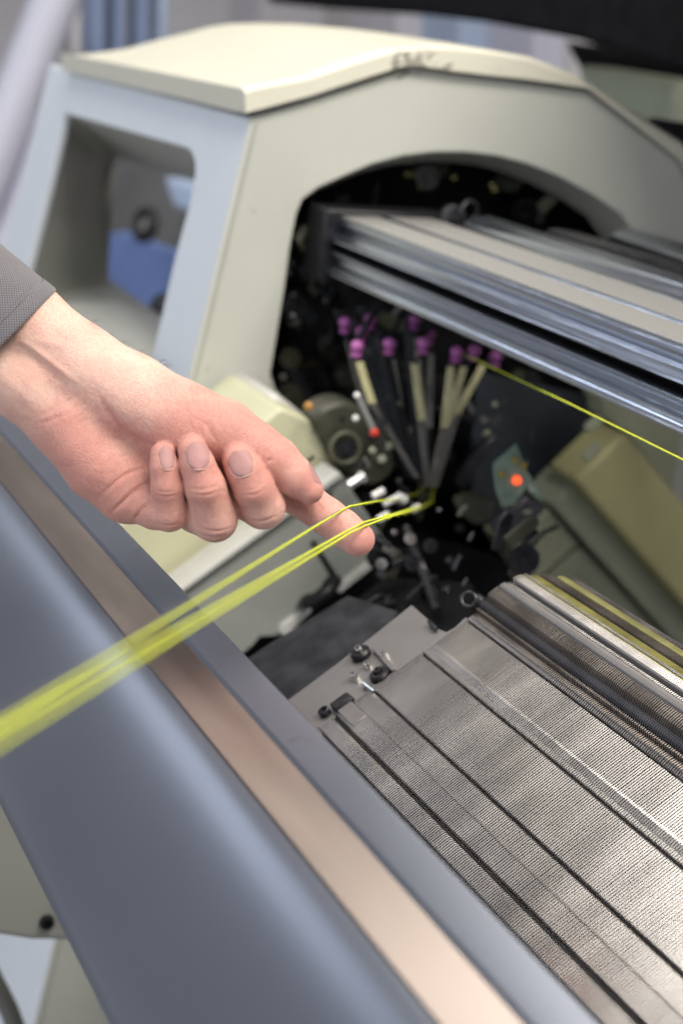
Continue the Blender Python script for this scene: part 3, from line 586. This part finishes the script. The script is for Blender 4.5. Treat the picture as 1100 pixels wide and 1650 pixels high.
# ================================================================== background
def slab(name, px, ax, v, d, m, label, cat, bevel=.01):
    P = [on(x, y, ax, v) for x, y in px]; dv = np.zeros(3); dv[ax] = d
    return tag(MB().prism(P, dv).build(name, m, None, bevel=bevel), label, cat)
slab('overhead_beam', [(380, -120), (430, 4), (560, 12), (640, 18), (780, 36), (920, 62), (1150, 130), (1150, -120)], 1, 1.35, .15, MT['black'], 'blurred black beam overhead along the top right edge', 'beam')
_ob = bpy.data.objects['overhead_beam']; _ob.name = 'overhead_beam'
MB().box((-1.75, .74, .13), (.6, 1.5, .16)).build('yarn_tray', MT['black'], _ob, bevel=.004)  # added board out of view, shades the right part of the end cover
slab('dark_cabinet', [(905, 66), (1150, 110), (1150, 400), (1000, 330), (960, 250), (930, 110)], 1, 1.6, .2, MT['black'], 'black cabinet behind the arched cover at right', 'cabinet')
slab('olive_box', [(930, 104), (1085, 128), (1088, 230), (1000, 230), (940, 170)], 1, 1.5, .08, MT['olive'], 'olive grey box behind the right shoulder of the cover', 'box')
slab('white_post', [(1088, 140), (1120, 145), (1120, 260), (1096, 220)], 1, 1.56, .03, MT['whitebox'], 'narrow white post at the right edge behind the cover', 'post')
for (a, b, r, lab) in [((112, -60), (-40, 330), .06, 'thick pale lavender tube slanting at the upper left corner'), ((95, 190), (-30, 560), .06, 'pale tube slanting beside the left edge of the end cover'), ]:
    tag(MB().tube([on(*a, 0, -4), on(*b, 0, -4)], r, 14).build('slanted_tube', MT['lavender'], None, smooth=60), lab, 'tube')
slab('brown_crate', [(40, 130), (62, 120), (50, 230), (-20, 330), (-20, 180)], 0, -4.4, -.3, MT['redbrown'], 'dark red brown crate behind the slanted tubes', 'crate')
for i, (x, wd, m, lab) in enumerate([(150, 24, 'paleblue', 'faded blue upright behind the lid, leftmost of the blue ones'), (186, 20, 'paleblue', 'blue upright in the middle of the blue ones'), (222, 22, 'paleblue', 'blue upright next to the pale one'), (258, 16, 'bluelight', 'pale blue upright right of the blue ones'), (120, 14, 'whitebox', 'white upright left of the blue ones'), (92, 10, 'lavender', 'narrow lavender upright above the lid corner')]):
    slab('rack_upright', [(x, -60), (x+wd, -60), (x+wd-3, 90), (x-3, 90)], 0, -4.6-.02*i, -.1, MT[m], lab, 'upright')
for i, (x0_, x1_, m, lab) in enumerate([(300, 420, 'wall', 'grey package'), (560, 640, 'wall', 'greyish lilac package'), (640, 740, 'bluelight', 'pale blue package'), (745, 860, 'lavender', 'lavender package'), (860, 925, 'whitebox', 'white package')]):
    slab('package', [(x0_, -20+i*4), (x1_, -14+i*4), (x1_, 150), (x0_, 130)], 1, 2.6+.1*i, .3, MT[m], lab+' blurred between the lid and the overhead beam', 'package')
slab('blue_sheet', [(120, 385), (200, 372), (300, 410), (330, 470), (300, 640), (120, 560)], 1, .95, .01, MT['blue'], 'blue sheet seen through the cover window', 'sheet')
slab('grey_machine_part', [(150, 230), (360, 270), (360, 440), (290, 425), (240, 385), (140, 372)], 1, 1.15, .1, MT['midgrey'], 'dark grey machine part at the top of the cover window', 'machine part')
slab('pale_blue_box', [(262, 284), (330, 300), (320, 350), (280, 335)], 1, 1.05, .04, MT['bluelight'], 'pale blue box at the right inside the cover window', 'box')
t = thing('hand_wheel', 'small black hand wheel in the middle of the cover window', 'wheel', on(234, 362, 1, .90))
MB().torus(on(234, 362, 1, .90), (.3, -1, .2), .024, .010, 28, 10).build('rim', MT['blackplastic'], t, smooth=180)
MB().lathe(on(234, 362, 1, .90), (.3, -1, .2), [(-.02, .012), (.004, .012), (.006, .006), (.006, .0005)], 18).build('hub', MT['midgrey'], t, smooth=40)
tag(MB().lathe(on(258, 508, 1, .80), (.3, -1, .2), [(-.03, .035), (0, .035), (.006, .025), (.008, .001)], 20).build('black_knob', MT['blackplastic'], None, smooth=40), 'black knob at the bottom corner of the cover window', 'knob')
# ================================================================== PERSON: forearm and hand as one skin, nails, sleeve, hairs
D0 = .72; SC = .000277
def hw(P):                                   # hand working units (photo pixels, third value towards the eye) -> metres
    P = np.asarray(P, float).reshape(-1, 3); d = D0-P[:, 2]*SC
    c = np.column_stack([(P[:, 0]-550)/F, (P[:, 1]-825)/F, np.ones(len(P))])
    return (c@M.T)*d[:, None]
GROUPS = {
 'palm': (26, [
  ((-150, 395, -8, 66), (37, 520, -4, 68)), ((37, 520, -4, 68), (128, 590, 0, 66)), ((-150, 470, -8, 66), (40, 614, -6, 62)), ((40, 614, -6, 62), (108, 678, -4, 60)),
  ((128, 590, 0, 66), (210, 640, 16, 68)), ((210, 640, 16, 68), (292, 682, 22, 66)), ((292, 682, 22, 66), (352, 696, 24, 54)),
  ((108, 678, -4, 60), (163, 748, 0, 58)), ((163, 748, 0, 58), (214, 792, -4, 52)),
  ((130, 650, -14, 55), (275, 772, -22, 50)), ((130, 630, -14, 55), (325, 752, -26, 50)), ((150, 610, -14, 55), (385, 742, -34, 44)),
  ((128, 720, 18, 42), (180, 768, 16, 38)), ((195, 800, 6, 38), (330, 745, -18, 30)),
 ]),
 'thumb': (16, [((300, 684, 24, 58), (365, 698, 30, 51)), ((365, 698, 30, 51), (410, 722, 36, 42)), ((410, 722, 36, 42), (444, 742, 40, 37)), ((444, 742, 40, 37), (474, 768, 41, 31)), ((474, 768, 41, 31), (499, 790, 40, 22.5))]),
 'pinky': (9, [((205, 797, 6, 40), (250, 820, 32, 33)), ((250, 820, 32, 33), (273, 827, 52, 29.5)), ((273, 827, 52, 29), (270, 785, 76, 26)), ((270, 785, 76, 26.5), (265, 752, 84, 23)), ((265, 752, 84, 23), (262, 732, 82, 20.5))]),
 'ring': (9, [((265, 782, -8, 42), (318, 822, 30, 37)), ((318, 822, 30, 37), (346, 837, 50, 36)), ((346, 837, 50, 36), (331, 785, 84, 32.5)), ((331, 785, 84, 33), (318, 748, 92, 28)), ((318, 748, 92, 28), (310, 725, 90, 24))]),
 'middle': (9, [((335, 765, -14, 42), (395, 800, 24, 36)), ((395, 800, 24, 36), (424, 817, 40, 35.5)), ((424, 817, 40, 35.5), (408, 786, 68, 33)), ((408, 786, 68, 33), (394, 758, 76, 30)), ((394, 758, 76, 30), (384, 741, 75, 27))]),
 'index': (10, [((372, 740, -32, 46), (432, 770, -34, 40)), ((432, 770, -34, 38), (470, 792, -32, 33)), ((470, 792, -32, 33), (528, 833, -22, 29.5)), ((528, 833, -22, 30), (552, 850, -18, 29)), ((552, 850, -18, 29), (576, 869, -14, 28))]),
}
H = 2.4; LO = np.array([-150., 380., -100.]); HI = np.array([622., 912., 132.])
gx, gy, gz = [np.arange(LO[i], HI[i], H, dtype=np.float32) for i in range(3)]
SH = (len(gx), len(gy), len(gz))
def cone(P, a, b):
    """round cone distance"""
    pa, pb = np.array(a[:3], np.float32), np.array(b[:3], np.float32); ab = pb-pa
    X_, Y_, Z_ = P
    t = ((X_-pa[0])*ab[0]+(Y_-pa[1])*ab[1]+(Z_-pa[2])*ab[2])/np.dot(ab, ab); t = np.clip(t, 0, 1)
    return np.sqrt((X_-pa[0]-t*ab[0])**2+(Y_-pa[1]-t*ab[1])**2+(Z_-pa[2]-t*ab[2])**2)-(a[3]+(b[3]-a[3])*t)
def smin(a, b, k):
    h = np.maximum(k-np.abs(a-b), 0)/k; return np.minimum(a, b)-h*h*h*k/6
def gsdf(g, P=None):
    k, cs = GROUPS[g]; d = None
    for a, b in cs:
        e = cone(P, a, b); d = e if d is None else smin(d, e, k)
    return d
FIELD = np.full(SH, 60., np.float32); GF = {}
for g, (k, cs) in GROUPS.items():
    pts = np.array([c[:3] for s in cs for c in s]); rm = max(c[3] for s in cs for c in s)+30
    i0 = [max(0, int((pts[:, i].min()-rm-LO[i])/H)) for i in range(3)]; i1 = [min(SH[i], int((pts[:, i].max()+rm-LO[i])/H)+1) for i in range(3)]
    sl = tuple(slice(a, b) for a, b in zip(i0, i1))
    P_ = (gx[sl[0]][:, None, None], gy[sl[1]][None, :, None], gz[sl[2]][None, None, :])
    d = gsdf(g, P_).astype(np.float32); kk = {'palm': 1, 'thumb': 16}.get(g, 3.0)
    if g in ('pinky', 'ring', 'middle', 'index'):
        # fingers flow out of the palm at their roots only; their tips stay free
        r0 = np.array(cs[0][0][:3]); dist = np.sqrt((P_[0]-r0[0])**2+(P_[1]-r0[1])**2+(P_[2]-r0[2])**2)
        kk = np.clip(22-dist*.22, 2.5, 20)
    FIELD[sl] = d if g == 'palm' else smin(FIELD[sl], d, kk)
def nets(Fd):
    S = Fd < 0; nx, ny, nz = Fd.shape
    c = np.zeros((nx-1, ny-1, nz-1), np.int8)
    for i in (0, 1):
        for j in (0, 1):
            for k in (0, 1): c += S[i:nx-1+i, j:ny-1+j, k:nz-1+k]
    act = (c > 0) & (c < 8); idx = np.full(act.shape, -1, np.int64); ii = np.argwhere(act); idx[act] = np.arange(len(ii))
    acc = np.zeros((len(ii), 3)); cnt = np.zeros(len(ii))
    for ax in range(3):
        o1, o2 = [a for a in range(3) if a != ax]
        for u in (0, 1):
            for v in (0, 1):
                a = ii.copy(); a[:, o1] += u; a[:, o2] += v; b = a.copy(); b[:, ax] += 1
                fa = Fd[a[:, 0], a[:, 1], a[:, 2]]; fb = Fd[b[:, 0], b[:, 1], b[:, 2]]; m_ = (fa < 0) != (fb < 0)
                t = np.where(m_, fa/(fa-fb+1e-12), 0); p = a.astype(float); p[:, ax] += t
                acc[m_] += p[m_]; cnt[m_] += 1
    V = acc/cnt[:, None]; Fc = []
    for ax in range(3):
        o1, o2 = [(1, 2), (2, 0), (0, 1)][ax]
        a_ = [slice(None)]*3; b_ = [slice(None)]*3; a_[ax] = slice(0, -1); b_[ax] = slice(1, None)
        ch = S[tuple(a_)] != S[tuple(b_)]; e = np.argwhere(ch)
        e = e[(e[:, o1] > 0) & (e[:, o2] > 0) & (e[:, o1] < Fd.shape[o1]-1) & (e[:, o2] < Fd.shape[o2]-1)]
        fl = S[e[:, 0], e[:, 1], e[:, 2]]; q = []
        for du, dv in ((1, 1), (0, 1), (0, 0), (1, 0)):
            p = e.copy(); p[:, o1] -= du; p[:, o2] -= dv; q.append(idx[p[:, 0], p[:, 1], p[:, 2]])
        q = np.stack(q, 1); q[~fl] = q[~fl][:, ::-1]; Fc.append(q)
    return V*H+LO, np.vstack(Fc)
V, Fq = nets(FIELD)
# light smoothing
E_ = np.vstack([Fq[:, [0, 1]], Fq[:, [1, 2]], Fq[:, [2, 3]], Fq[:, [3, 0]]])
deg = np.bincount(E_.ravel(), minlength=len(V))[:, None]
for _ in range(3):
    A = np.zeros_like(V)
    for i in range(3): A[:, i] = np.bincount(E_[:, 0], V[E_[:, 1], i], len(V))+np.bincount(E_[:, 1], V[E_[:, 0], i], len(V))
    V = V*.4+A/deg*.6
# normals in working units
tri = V[Fq]; fn = np.cross(tri[:, 2]-tri[:, 0], tri[:, 3]-tri[:, 1]); vn = np.zeros_like(V)
for i in range(4):
    for j in range(3): vn[:, j] += np.bincount(Fq[:, i], fn[:, j], len(V))
vn /= np.linalg.norm(vn, axis=1)[:, None]+1e-9
if np.mean(vn[V[:, 2] > 60][:, 2]) < 0: vn = -vn
GD = {g: gsdf(g, (V[:, 0], V[:, 1], V[:, 2])) for g in GROUPS}
names_ = list(GROUPS); near = np.argmin(np.stack([GD[g] for g in names_]), 0)
def polyd(poly, xy):
    """distance to a polyline in the working plane and position along it"""
    best = np.full(len(xy), 1e9)
    for a, b in zip(poly[:-1], poly[1:]):
        a = np.array(a, float); b = np.array(b, float); ab = b-a; t = np.clip(((xy-a)@ab)/(ab@ab), 0, 1)
        best = np.minimum(best, np.linalg.norm(xy-a-t[:, None]*ab, axis=1))
    return best
disp = np.zeros(len(V)); crease = np.zeros(len(V)); XY = V[:, :2]; facing = np.clip(vn[:, 2]*1.6, 0, 1)
def line(gs, poly, width, depth, red=0.0):
    global disp, crease
    poly = smoothloop(poly, 2, False) if len(poly) > 2 else poly
    ok = np.isin(near, [names_.index(g) for g in gs])*facing
    d = polyd(poly, XY); p0, p1 = np.array(poly[0]), np.array(poly[-1]); q = max(10., .3*np.linalg.norm(p1-p0))
    e = np.exp(-(d/width)**2)*ok*np.clip(np.linalg.norm(XY-p0, axis=1)/q, 0, 1)*np.clip(np.linalg.norm(XY-p1, axis=1)/q, 0, 1)
    disp -= depth*e; crease += red*e
pt = ['palm', 'thumb']
line(['palm'], [(152, 622), (164, 648), (182, 676), (206, 702), (240, 718), (280, 730)], 5.5, 2.6, .4)
line(['palm'], [(156, 640), (176, 668), (196, 694), (214, 712)], 13, 3.5, .2)
line(['palm', 'pinky'], [(176, 829), (192, 815), (207, 800), (226, 784), (246, 773)], 3.2, 4.6, .9)
line(['palm', 'pinky'], [(214, 850), (218, 834), (229, 818), (246, 804)], 3.0, 4.2, .9)
line(['palm'], [(150, 812), (172, 790), (196, 768), (220, 757), (246, 751)], 3.2, 2.0, .5)
line(['palm'], [(182, 724), (178, 742), (168, 757)], 3.0, 1.0, .2)
line(['palm'], [(52, 676), (78, 664), (98, 655), (118, 642), (134, 632)], 3.5, .8, .12)
line(['palm'], [(60, 684), (84, 676), (110, 664)], 3.0, .9, .2)
for x in (300, 312, 322, 332): line(pt, [(x-6, 612), (x, 650), (x+8, 690), (x+16, 712)], 1.8, .8, .15)
line(pt, [(328, 668), (336, 692), (348, 714)], 4.0, 2.2, .4)
line(pt, [(228, 610), (236, 640), (240, 668)], 2.2, .5, .1)
line(pt, [(262, 630), (268, 656), (270, 684)], 2.4, .5, .1)
# tendons and veins of the wrist
line(['palm'], [(24, 545), (48, 556), (72, 574), (104, 600), (132, 622)], 5.0, -2.9, -.1)
line(['palm'], [(30, 546), (62, 548), (100, 558), (128, 572)], 6.5, -1.2, 0)
line(['palm'], [(30, 562), (60, 583), (92, 610), (116, 630)], 6.0, 2.2, .15)
line(['palm'], [(-20, 590), (30, 630), (70, 668)], 9, -1.4, 0)
# thumb folds
line(['thumb'], [(424, 748), (432, 742), (442, 740)], 2.4, 2.6, .8)
for s_ in ([(456, 722), (462, 714), (470, 712)], [(450, 730), (458, 728), (464, 722)], [(462, 712), (466, 722), (468, 732)]): line(['thumb'], s_, 1.9, 1.7, .4)
cr_ = np.random.default_rng(21)
for i in range(46):
    a0 = cr_.uniform(0, 1); cx = cr_.uniform(90, 330); cy = cr_.uniform(590, 800)
    an = (1.15 if cy < cx*.35+600 else .1)+cr_.normal()*.35; l = cr_.uniform(14, 44); dx, dy = math.cos(an)*l/2, math.sin(an)*l/2
    line(pt, [(cx-dx, cy-dy), (cx+cr_.normal()*2, cy+cr_.normal()*2), (cx+dx, cy+dy)], cr_.uniform(1.6, 2.6), cr_.uniform(.25, .7), .12)
# finger joints (backs of the curled fingers)
for g, cs_ in (('pinky', [[(250, 790), (268, 794), (286, 790)], [(252, 797), (268, 801), (288, 796)], [(250, 842), (272, 848), (294, 842)]]),
               ('ring', [[(306, 786), (330, 790), (352, 780)], [(308, 795), (332, 799), (356, 790)], [(318, 848), (346, 858), (374, 850)], [(318, 858), (346, 868), (370, 860)]]),
               ('middle', [[(390, 790), (408, 790), (428, 776)], [(393, 797), (410, 798), (431, 786)], [(396, 836), (424, 842), (450, 828)], [(400, 784), (414, 782), (425, 772)]])):
    for c_ in cs_: line([g], c_, 1.9, 1.35, .4)
for g, c_, wd in (('pinky', (270, 787), 14), ('ring', (331, 789), 17), ('middle', (410, 787), 17)):
    q = np.exp(-((XY[:, 0]-c_[0])**2+(XY[:, 1]-c_[1])**2)/(2*wd*wd))*(near == names_.index(g)); disp += 1.2*q; crease += .55*q
for s_ in ([(506, 800), (512, 812), (512, 828)], [(512, 806), (518, 820), (516, 832)], [(543, 832), (542, 850), (532, 864)], [(548, 836), (548, 852), (540, 866)], [(462, 776), (470, 788), (468, 806)]): line(['index'], s_, 2.0, 1.4, .5)
# pads: slightly fuller fingertips
V2 = V+vn*disp[:, None]
# tone map: redder knuckles, thumb ball and tips; paler wrist
def blob(c_, s_): return np.exp(-(((XY[:, 0]-c_[0])**2+(XY[:, 1]-c_[1])**2)/(2*s_*s_)))
red = .18+.45*blob((320, 690), 60)+.30*blob((150, 790), 60)+.30*blob((110, 690), 50)+.5*blob((262, 722), 20)+.5*blob((312, 712), 24)+.5*blob((384, 728), 24)+.28*blob((500, 790), 30)+.30*blob((585, 880), 40)+.2*blob((440, 740), 40)-.5*blob((60, 520), 90)-.25*blob((230, 600), 70)
red += crease*.45; red = np.clip(red, 0, 1)
mes = hw(V2)
person = thing('person', "person's hand and forearm in a grey cuff, extended index finger touching the yellow yarns", 'person', hw([(230, 700, -10)])[0])
skin = bpy.data.materials.new('skin'); skin.use_nodes = True; nt = skin.node_tree; N = nt.nodes; L = nt.links; b = N['Principled BSDF']
at_ = N.new('ShaderNodeAttribute'); at_.attribute_name = 'redness'
tc = N.new('ShaderNodeTexCoord')
def noise(sc_, det=4, mp=None):
    n_ = N.new('ShaderNodeTexNoise'); n_.inputs['Scale'].default_value = sc_; n_.inputs['Detail'].default_value = det; L.new(mp or tc.outputs['Object'], n_.inputs['Vector']); return n_
n1 = noise(70, 5); n2_ = noise(650, 4)
ad = N.new('ShaderNodeMath'); ad.operation = 'MULTIPLY_ADD'; L.new(n1.outputs[0], ad.inputs[0]); ad.inputs[1].default_value = .75; L.new(at_.outputs['Fac'], ad.inputs[2])
ad2 = N.new('ShaderNodeMath'); ad2.operation = 'MULTIPLY_ADD'; L.new(n2_.outputs[0], ad2.inputs[0]); ad2.inputs[1].default_value = .38; L.new(ad.outputs[0], ad2.inputs[2])
cr = N.new('ShaderNodeValToRGB'); L.new(ad2.outputs[0], cr.inputs[0])
el = cr.color_ramp.elements; el[0].position = .38; el[0].color = (.75, .545, .44, 1); el[1].position = 1.35 if False else 1.0; el[1].color = (.60, .285, .235, 1)
e_ = el.new(.68); e_.color = (.70, .42, .345, 1)
L.new(cr.outputs[0], b.inputs['Base Color'])
b.inputs['Subsurface Weight'].default_value = .35; b.inputs['Subsurface Radius'].default_value = (1., .35, .2); b.inputs['Subsurface Scale'].default_value = .003
b.inputs['Roughness'].default_value = .52; b.inputs['Specular IOR Level'].default_value = .38
mp1 = N.new('ShaderNodeMapping'); mp1.inputs['Rotation'].default_value = (0.3, .5, .4); mp1.inputs['Scale'].default_value = (1, 2.6, 1); L.new(tc.outputs['Object'], mp1.inputs[0])
vo = N.new('ShaderNodeTexVoronoi'); vo.feature = 'DISTANCE_TO_EDGE'; vo.inputs['Scale'].default_value = 800; L.new(mp1.outputs[0], vo.inputs['Vector'])
n3 = noise(1300, 2); n4 = noise(160, 4)
m1 = N.new('ShaderNodeMath'); m1.operation = 'MINIMUM'; L.new(vo.outputs['Distance'], m1.inputs[0]); m1.inputs[1].default_value = .12
m2 = N.new('ShaderNodeMath'); m2.operation = 'MULTIPLY_ADD'; L.new(n3.outputs[0], m2.inputs[0]); m2.inputs[1].default_value = .10; L.new(m1.outputs[0], m2.inputs[2])
m3 = N.new('ShaderNodeMath'); m3.operation = 'MULTIPLY_ADD'; L.new(n4.outputs[0], m3.inputs[0]); m3.inputs[1].default_value = .5; L.new(m2.outputs[0], m3.inputs[2])
bp = N.new('ShaderNodeBump'); bp.inputs['Strength'].default_value = 1.0; bp.inputs['Distance'].default_value = .0014; L.new(m3.outputs[0], bp.inputs['Height']); L.new(bp.outputs[0], b.inputs['Normal'])
ho = obj('hand', mes, Fq, skin, person, smooth=180)
att = ho.data.attributes.new('redness', 'FLOAT', 'POINT')
if len(ho.data.vertices) == len(red): att.data.foreach_set('value', red.astype(np.float32))
# nails
nail = mat('nail', (.36, .195, .185), .5, var=.06, scale=120, coat=.0, bump=.05, bscale=900, spec=.16)
cut = mat('nail_cuticle', (.68, .44, .37), .6, var=.1, scale=400)
def vunit(v): v = np.array(v, float); return v/np.linalg.norm(v)
def surf(g, C, d, extra=()):
    out = []
    for p in C:
        t = np.arange(60, -40, -.5); Q = p+np.outer(t, d); s = gsdf(g, (Q[:, 0], Q[:, 1], Q[:, 2])); i = np.argmax(s < 0)
        if s[i] < 0 and i > 0: f_ = s[i-1]/(s[i-1]-s[i]+1e-9); out.append(p+d*(t[i-1]-.5*f_))
        else: out.append(p+d*0)
    return np.array(out)
def make_nail(g, c, a, d, hw_, hl, lift=1.0):
    a = vunit(a); d = vunit(np.array(d)-a*np.dot(a, d)); s_ = np.cross(a, d); c = np.array(c, float)
    nu, nv = 17, 13; us = np.linspace(-1, 1, nu); vs = np.linspace(-1, 1, nv); C = []; UV = []
    for u in us:
        wd = (1-abs(u)**3.2*(.55 if u < 0 else .75))**.6 if abs(u) < 1 else (.45**.6 if u < 0 else .25**.6)
        for v in vs: C.append(c+a*u*hl*(1-.10*v*v)+s_*v*hw_*wd); UV.append((u, v))
    UV = np.array(UV); S_ = surf(g, C, d)
    # nail plate: smooth curved sheet, fitted on the finger, root and side edges sunk in
    h = ((S_-c)@d); A = np.column_stack([np.ones(len(UV)), UV[:, 0], UV[:, 1], UV[:, 1]**2, UV[:, 0]**2, UV[:, 1]**4]); co = np.linalg.lstsq(A, h, rcond=None)[0]; hf = A@co
    hf = np.maximum(.85*hf+.15*h, h-.6)
    edge = np.maximum(np.abs(UV[:, 1])**6, np.clip(-UV[:, 0], 0, 1)**8)
    top = np.array(C)+np.outer(hf+lift-1.0*edge-(0), d); bot = top-d*2.2
    nn = len(C); Fc = [(i*nv+j, i*nv+j+1, (i+1)*nv+j+1, (i+1)*nv+j) for i in range(nu-1) for j in range(nv-1)]
    Fc += [tuple(q+nn for q in f)[::-1] for f in Fc]
    bd = [i*nv for i in range(nu)]+[(nu-1)*nv+j for j in range(1, nv)]+[i*nv+nv-1 for i in range(nu-2, -1, -1)]+[j for j in range(nv-2, 0, -1)]
    Fc += [(bd[i], bd[(i+1) % len(bd)], bd[(i+1) % len(bd)]+nn, bd[i]+nn) for i in range(len(bd))]
    o = obj('fingernail', hw(np.vstack([top, bot])), Fc, nail, person, smooth=70)
    # cuticle rim round the root
    rim = [i for i in range(nv)]; pr = [top[i*nv] for i in range(9, 0, -1)]+[top[j] for j in range(nv)]+[top[i*nv+nv-1] for i in range(1, 10)]
    pr = np.array(pr); pr = pr+(pr-(c+d*((pr-c)@d)[:, None]))*.035-d*.15
    rr_ = np.array([.25+.45*math.sin(math.pi*i/(len(pr)-1))**1.5 for i in range(len(pr))])
    mb = MB().tube(pr, rr_, 8); mb.V = [hw(v) for v in mb.V]; mb.build('cuticle', cut, o, smooth=180)
make_nail('pinky', (267, 737, 84), (-.10, -1, .02), (.12, 0, 1), 12.6, 19.5)
make_nail('ring', (317, 733, 92), (-.12, -1, .02), (.10, 0, 1), 20, 23)
make_nail('middle', (387, 746, 78), (-.42, -1, .02), (.06, 0, 1), 20, 22)
make_nail('thumb', (490, 780, 40), (.78, .72, -.02), (.68, -.70, .34), 13, 20, .8)
# sleeve: cuff tube with a hem fold
fab = bpy.data.materials.new('grey_twill'); fab.use_nodes = True; nt2 = fab.node_tree; b2 = nt2.nodes['Principled BSDF']; b2.inputs['Roughness'].default_value = .9
b2.inputs['Sheen Weight'].default_value = .3
uvn = nt2.nodes.new('ShaderNodeUVMap'); wv = []
for ang in (.70, -.70):
    mp_ = nt2.nodes.new('ShaderNodeMapping'); mp_.inputs['Rotation'].default_value = (0, 0, ang); mp_.inputs['Scale'].default_value = (1, 1, 1); nt2.links.new(uvn.outputs[0], mp_.inputs[0])
    w_ = nt2.nodes.new('ShaderNodeTexWave'); w_.inputs['Scale'].default_value = 5.0; w_.inputs['Distortion'].default_value = .6; w_.inputs['Detail'].default_value = 1; w_.inputs['Detail Scale'].default_value = 3; nt2.links.new(mp_.outputs[0], w_.inputs['Vector']); wv.append(w_)
mx = nt2.nodes.new('ShaderNodeMath'); mx.operation = 'MULTIPLY'; nt2.links.new(wv[0].outputs['Fac'], mx.inputs[0]); nt2.links.new(wv[1].outputs['Fac'], mx.inputs[1])
c2 = nt2.nodes.new('ShaderNodeValToRGB'); c2.color_ramp.elements[0].color = (.065, .06, .068, 1); c2.color_ramp.elements[1].color = (.21, .20, .21, 1); c2.color_ramp.elements[1].position = .6
nt2.links.new(mx.outputs[0], c2.inputs[0]); nt2.links.new(c2.outputs[0], b2.inputs['Base Color'])
bb = nt2.nodes.new('ShaderNodeBump'); bb.inputs['Strength'].default_value = .6; bb.inputs['Distance'].default_value = .0004; nt2.links.new(mx.outputs[0], bb.inputs['Height']); nt2.links.new(bb.outputs[0], b2.inputs['Normal'])
C0 = np.array([8., 551., -2.]); axv = vunit((.75, .66, 0)); mv = vunit((-.70, .71, 0))
ts = [12, 6, 0, -.5, 0, 3, 8, 16, 24, 27, 30, 34, 37, 40, 46, 60, 90, 130, 180, 240, 320]      # first values: inside fold
rs = [.955, .955, .962, .985, 1.0, 1.012, 1.014, 1.014, 1.012, 1.004, 1.000, 1.006, 1.004, 1.0, 1.0, .995, .985, .98, .985, 1.0, 1.02]
nn = 96; Vs = []; uvs = []
for t, r in zip(ts, rs):
    for j in range(nn):
        a = 2*math.pi*j/nn; f_ = 1+.012*math.sin(3*a+t*.02)+.008*math.sin(7*a+1+t*.05)*min(1, max(0, t)/60)
        Vs.append(C0-axv*t+mv*math.cos(a)*118*r*f_+np.array([0, 0, 1.])*math.sin(a)*90*r*f_); uvs.append((a*98/60, t/60.))
Fs = [(i*nn+j, i*nn+(j+1) % nn, (i+1)*nn+(j+1) % nn, (i+1)*nn+j) for i in range(len(ts)-1) for j in range(nn)]
so = obj('sleeve', hw(Vs), Fs, fab, person, smooth=180)
uvl = so.data.uv_layers.new(name='UVMap')
for p_ in so.data.polygons:
    js = [so.data.loops[l].vertex_index for l in p_.loop_indices]; wrap = max(q % nn for q in js)-min(q % nn for q in js) > nn/2
    for l, q in zip(p_.loop_indices, js):
        u_, v_ = uvs[q]
        if wrap and q % nn < nn/2: u_ += 2*math.pi*98/60
        uvl.data[l].uv = (u_, v_)
st = MB()
for tt in (26.5,):
    for j in range(0, 150):
        a = 2*math.pi*j/150; a2 = a+2*math.pi/150*.6
        e0, e1 = [C0-axv*tt+mv*math.cos(q)*118*1.012+np.array([0, 0, 1.])*math.sin(q)*90*1.012 for q in (a, a2)]
        st.tube([e0, (e0+e1)/2+(e0-C0)*.003, e1], .8, 5)
st.V = [hw(v) for v in st.V]; st.build('hem_stitches', mat('grey_stitch', (.16, .155, .165), .9), so, smooth=180, kind='stuff')
# fine dark hairs along the upper edge of the wrist
hm = MB(); hr = np.random.default_rng(4)
for i in range(42):
    t = hr.uniform(0, 1)**.9; px = 84+t*190; py = np.interp(px, [80, 110, 165, 205, 250, 300], [463, 482, 527, 551, 570, 600])+4+abs(hr.normal())*7
    base = np.array([px-4, py, hr.uniform(-30, 36)]); l = hr.uniform(9, 17); a = hr.normal()*.35-.15
    d1 = np.array([math.cos(a), math.sin(a)-.45, hr.normal()*.25]); d2 = np.array([.9, .35+hr.normal()*.3, hr.normal()*.3])
    hm.tube([base, base+d1*l*.4, base+d1*l*.6+d2*l*.25, base+d1*l*.7+d2*l*.55], [.2, .17, .12, .05], 4)
hm.V = [hw(v) for v in hm.V]; hm.build('arm_hair', mat('dark_hair', (.05, .03, .02), .6, spec=.1), person, smooth=180, kind='stuff')
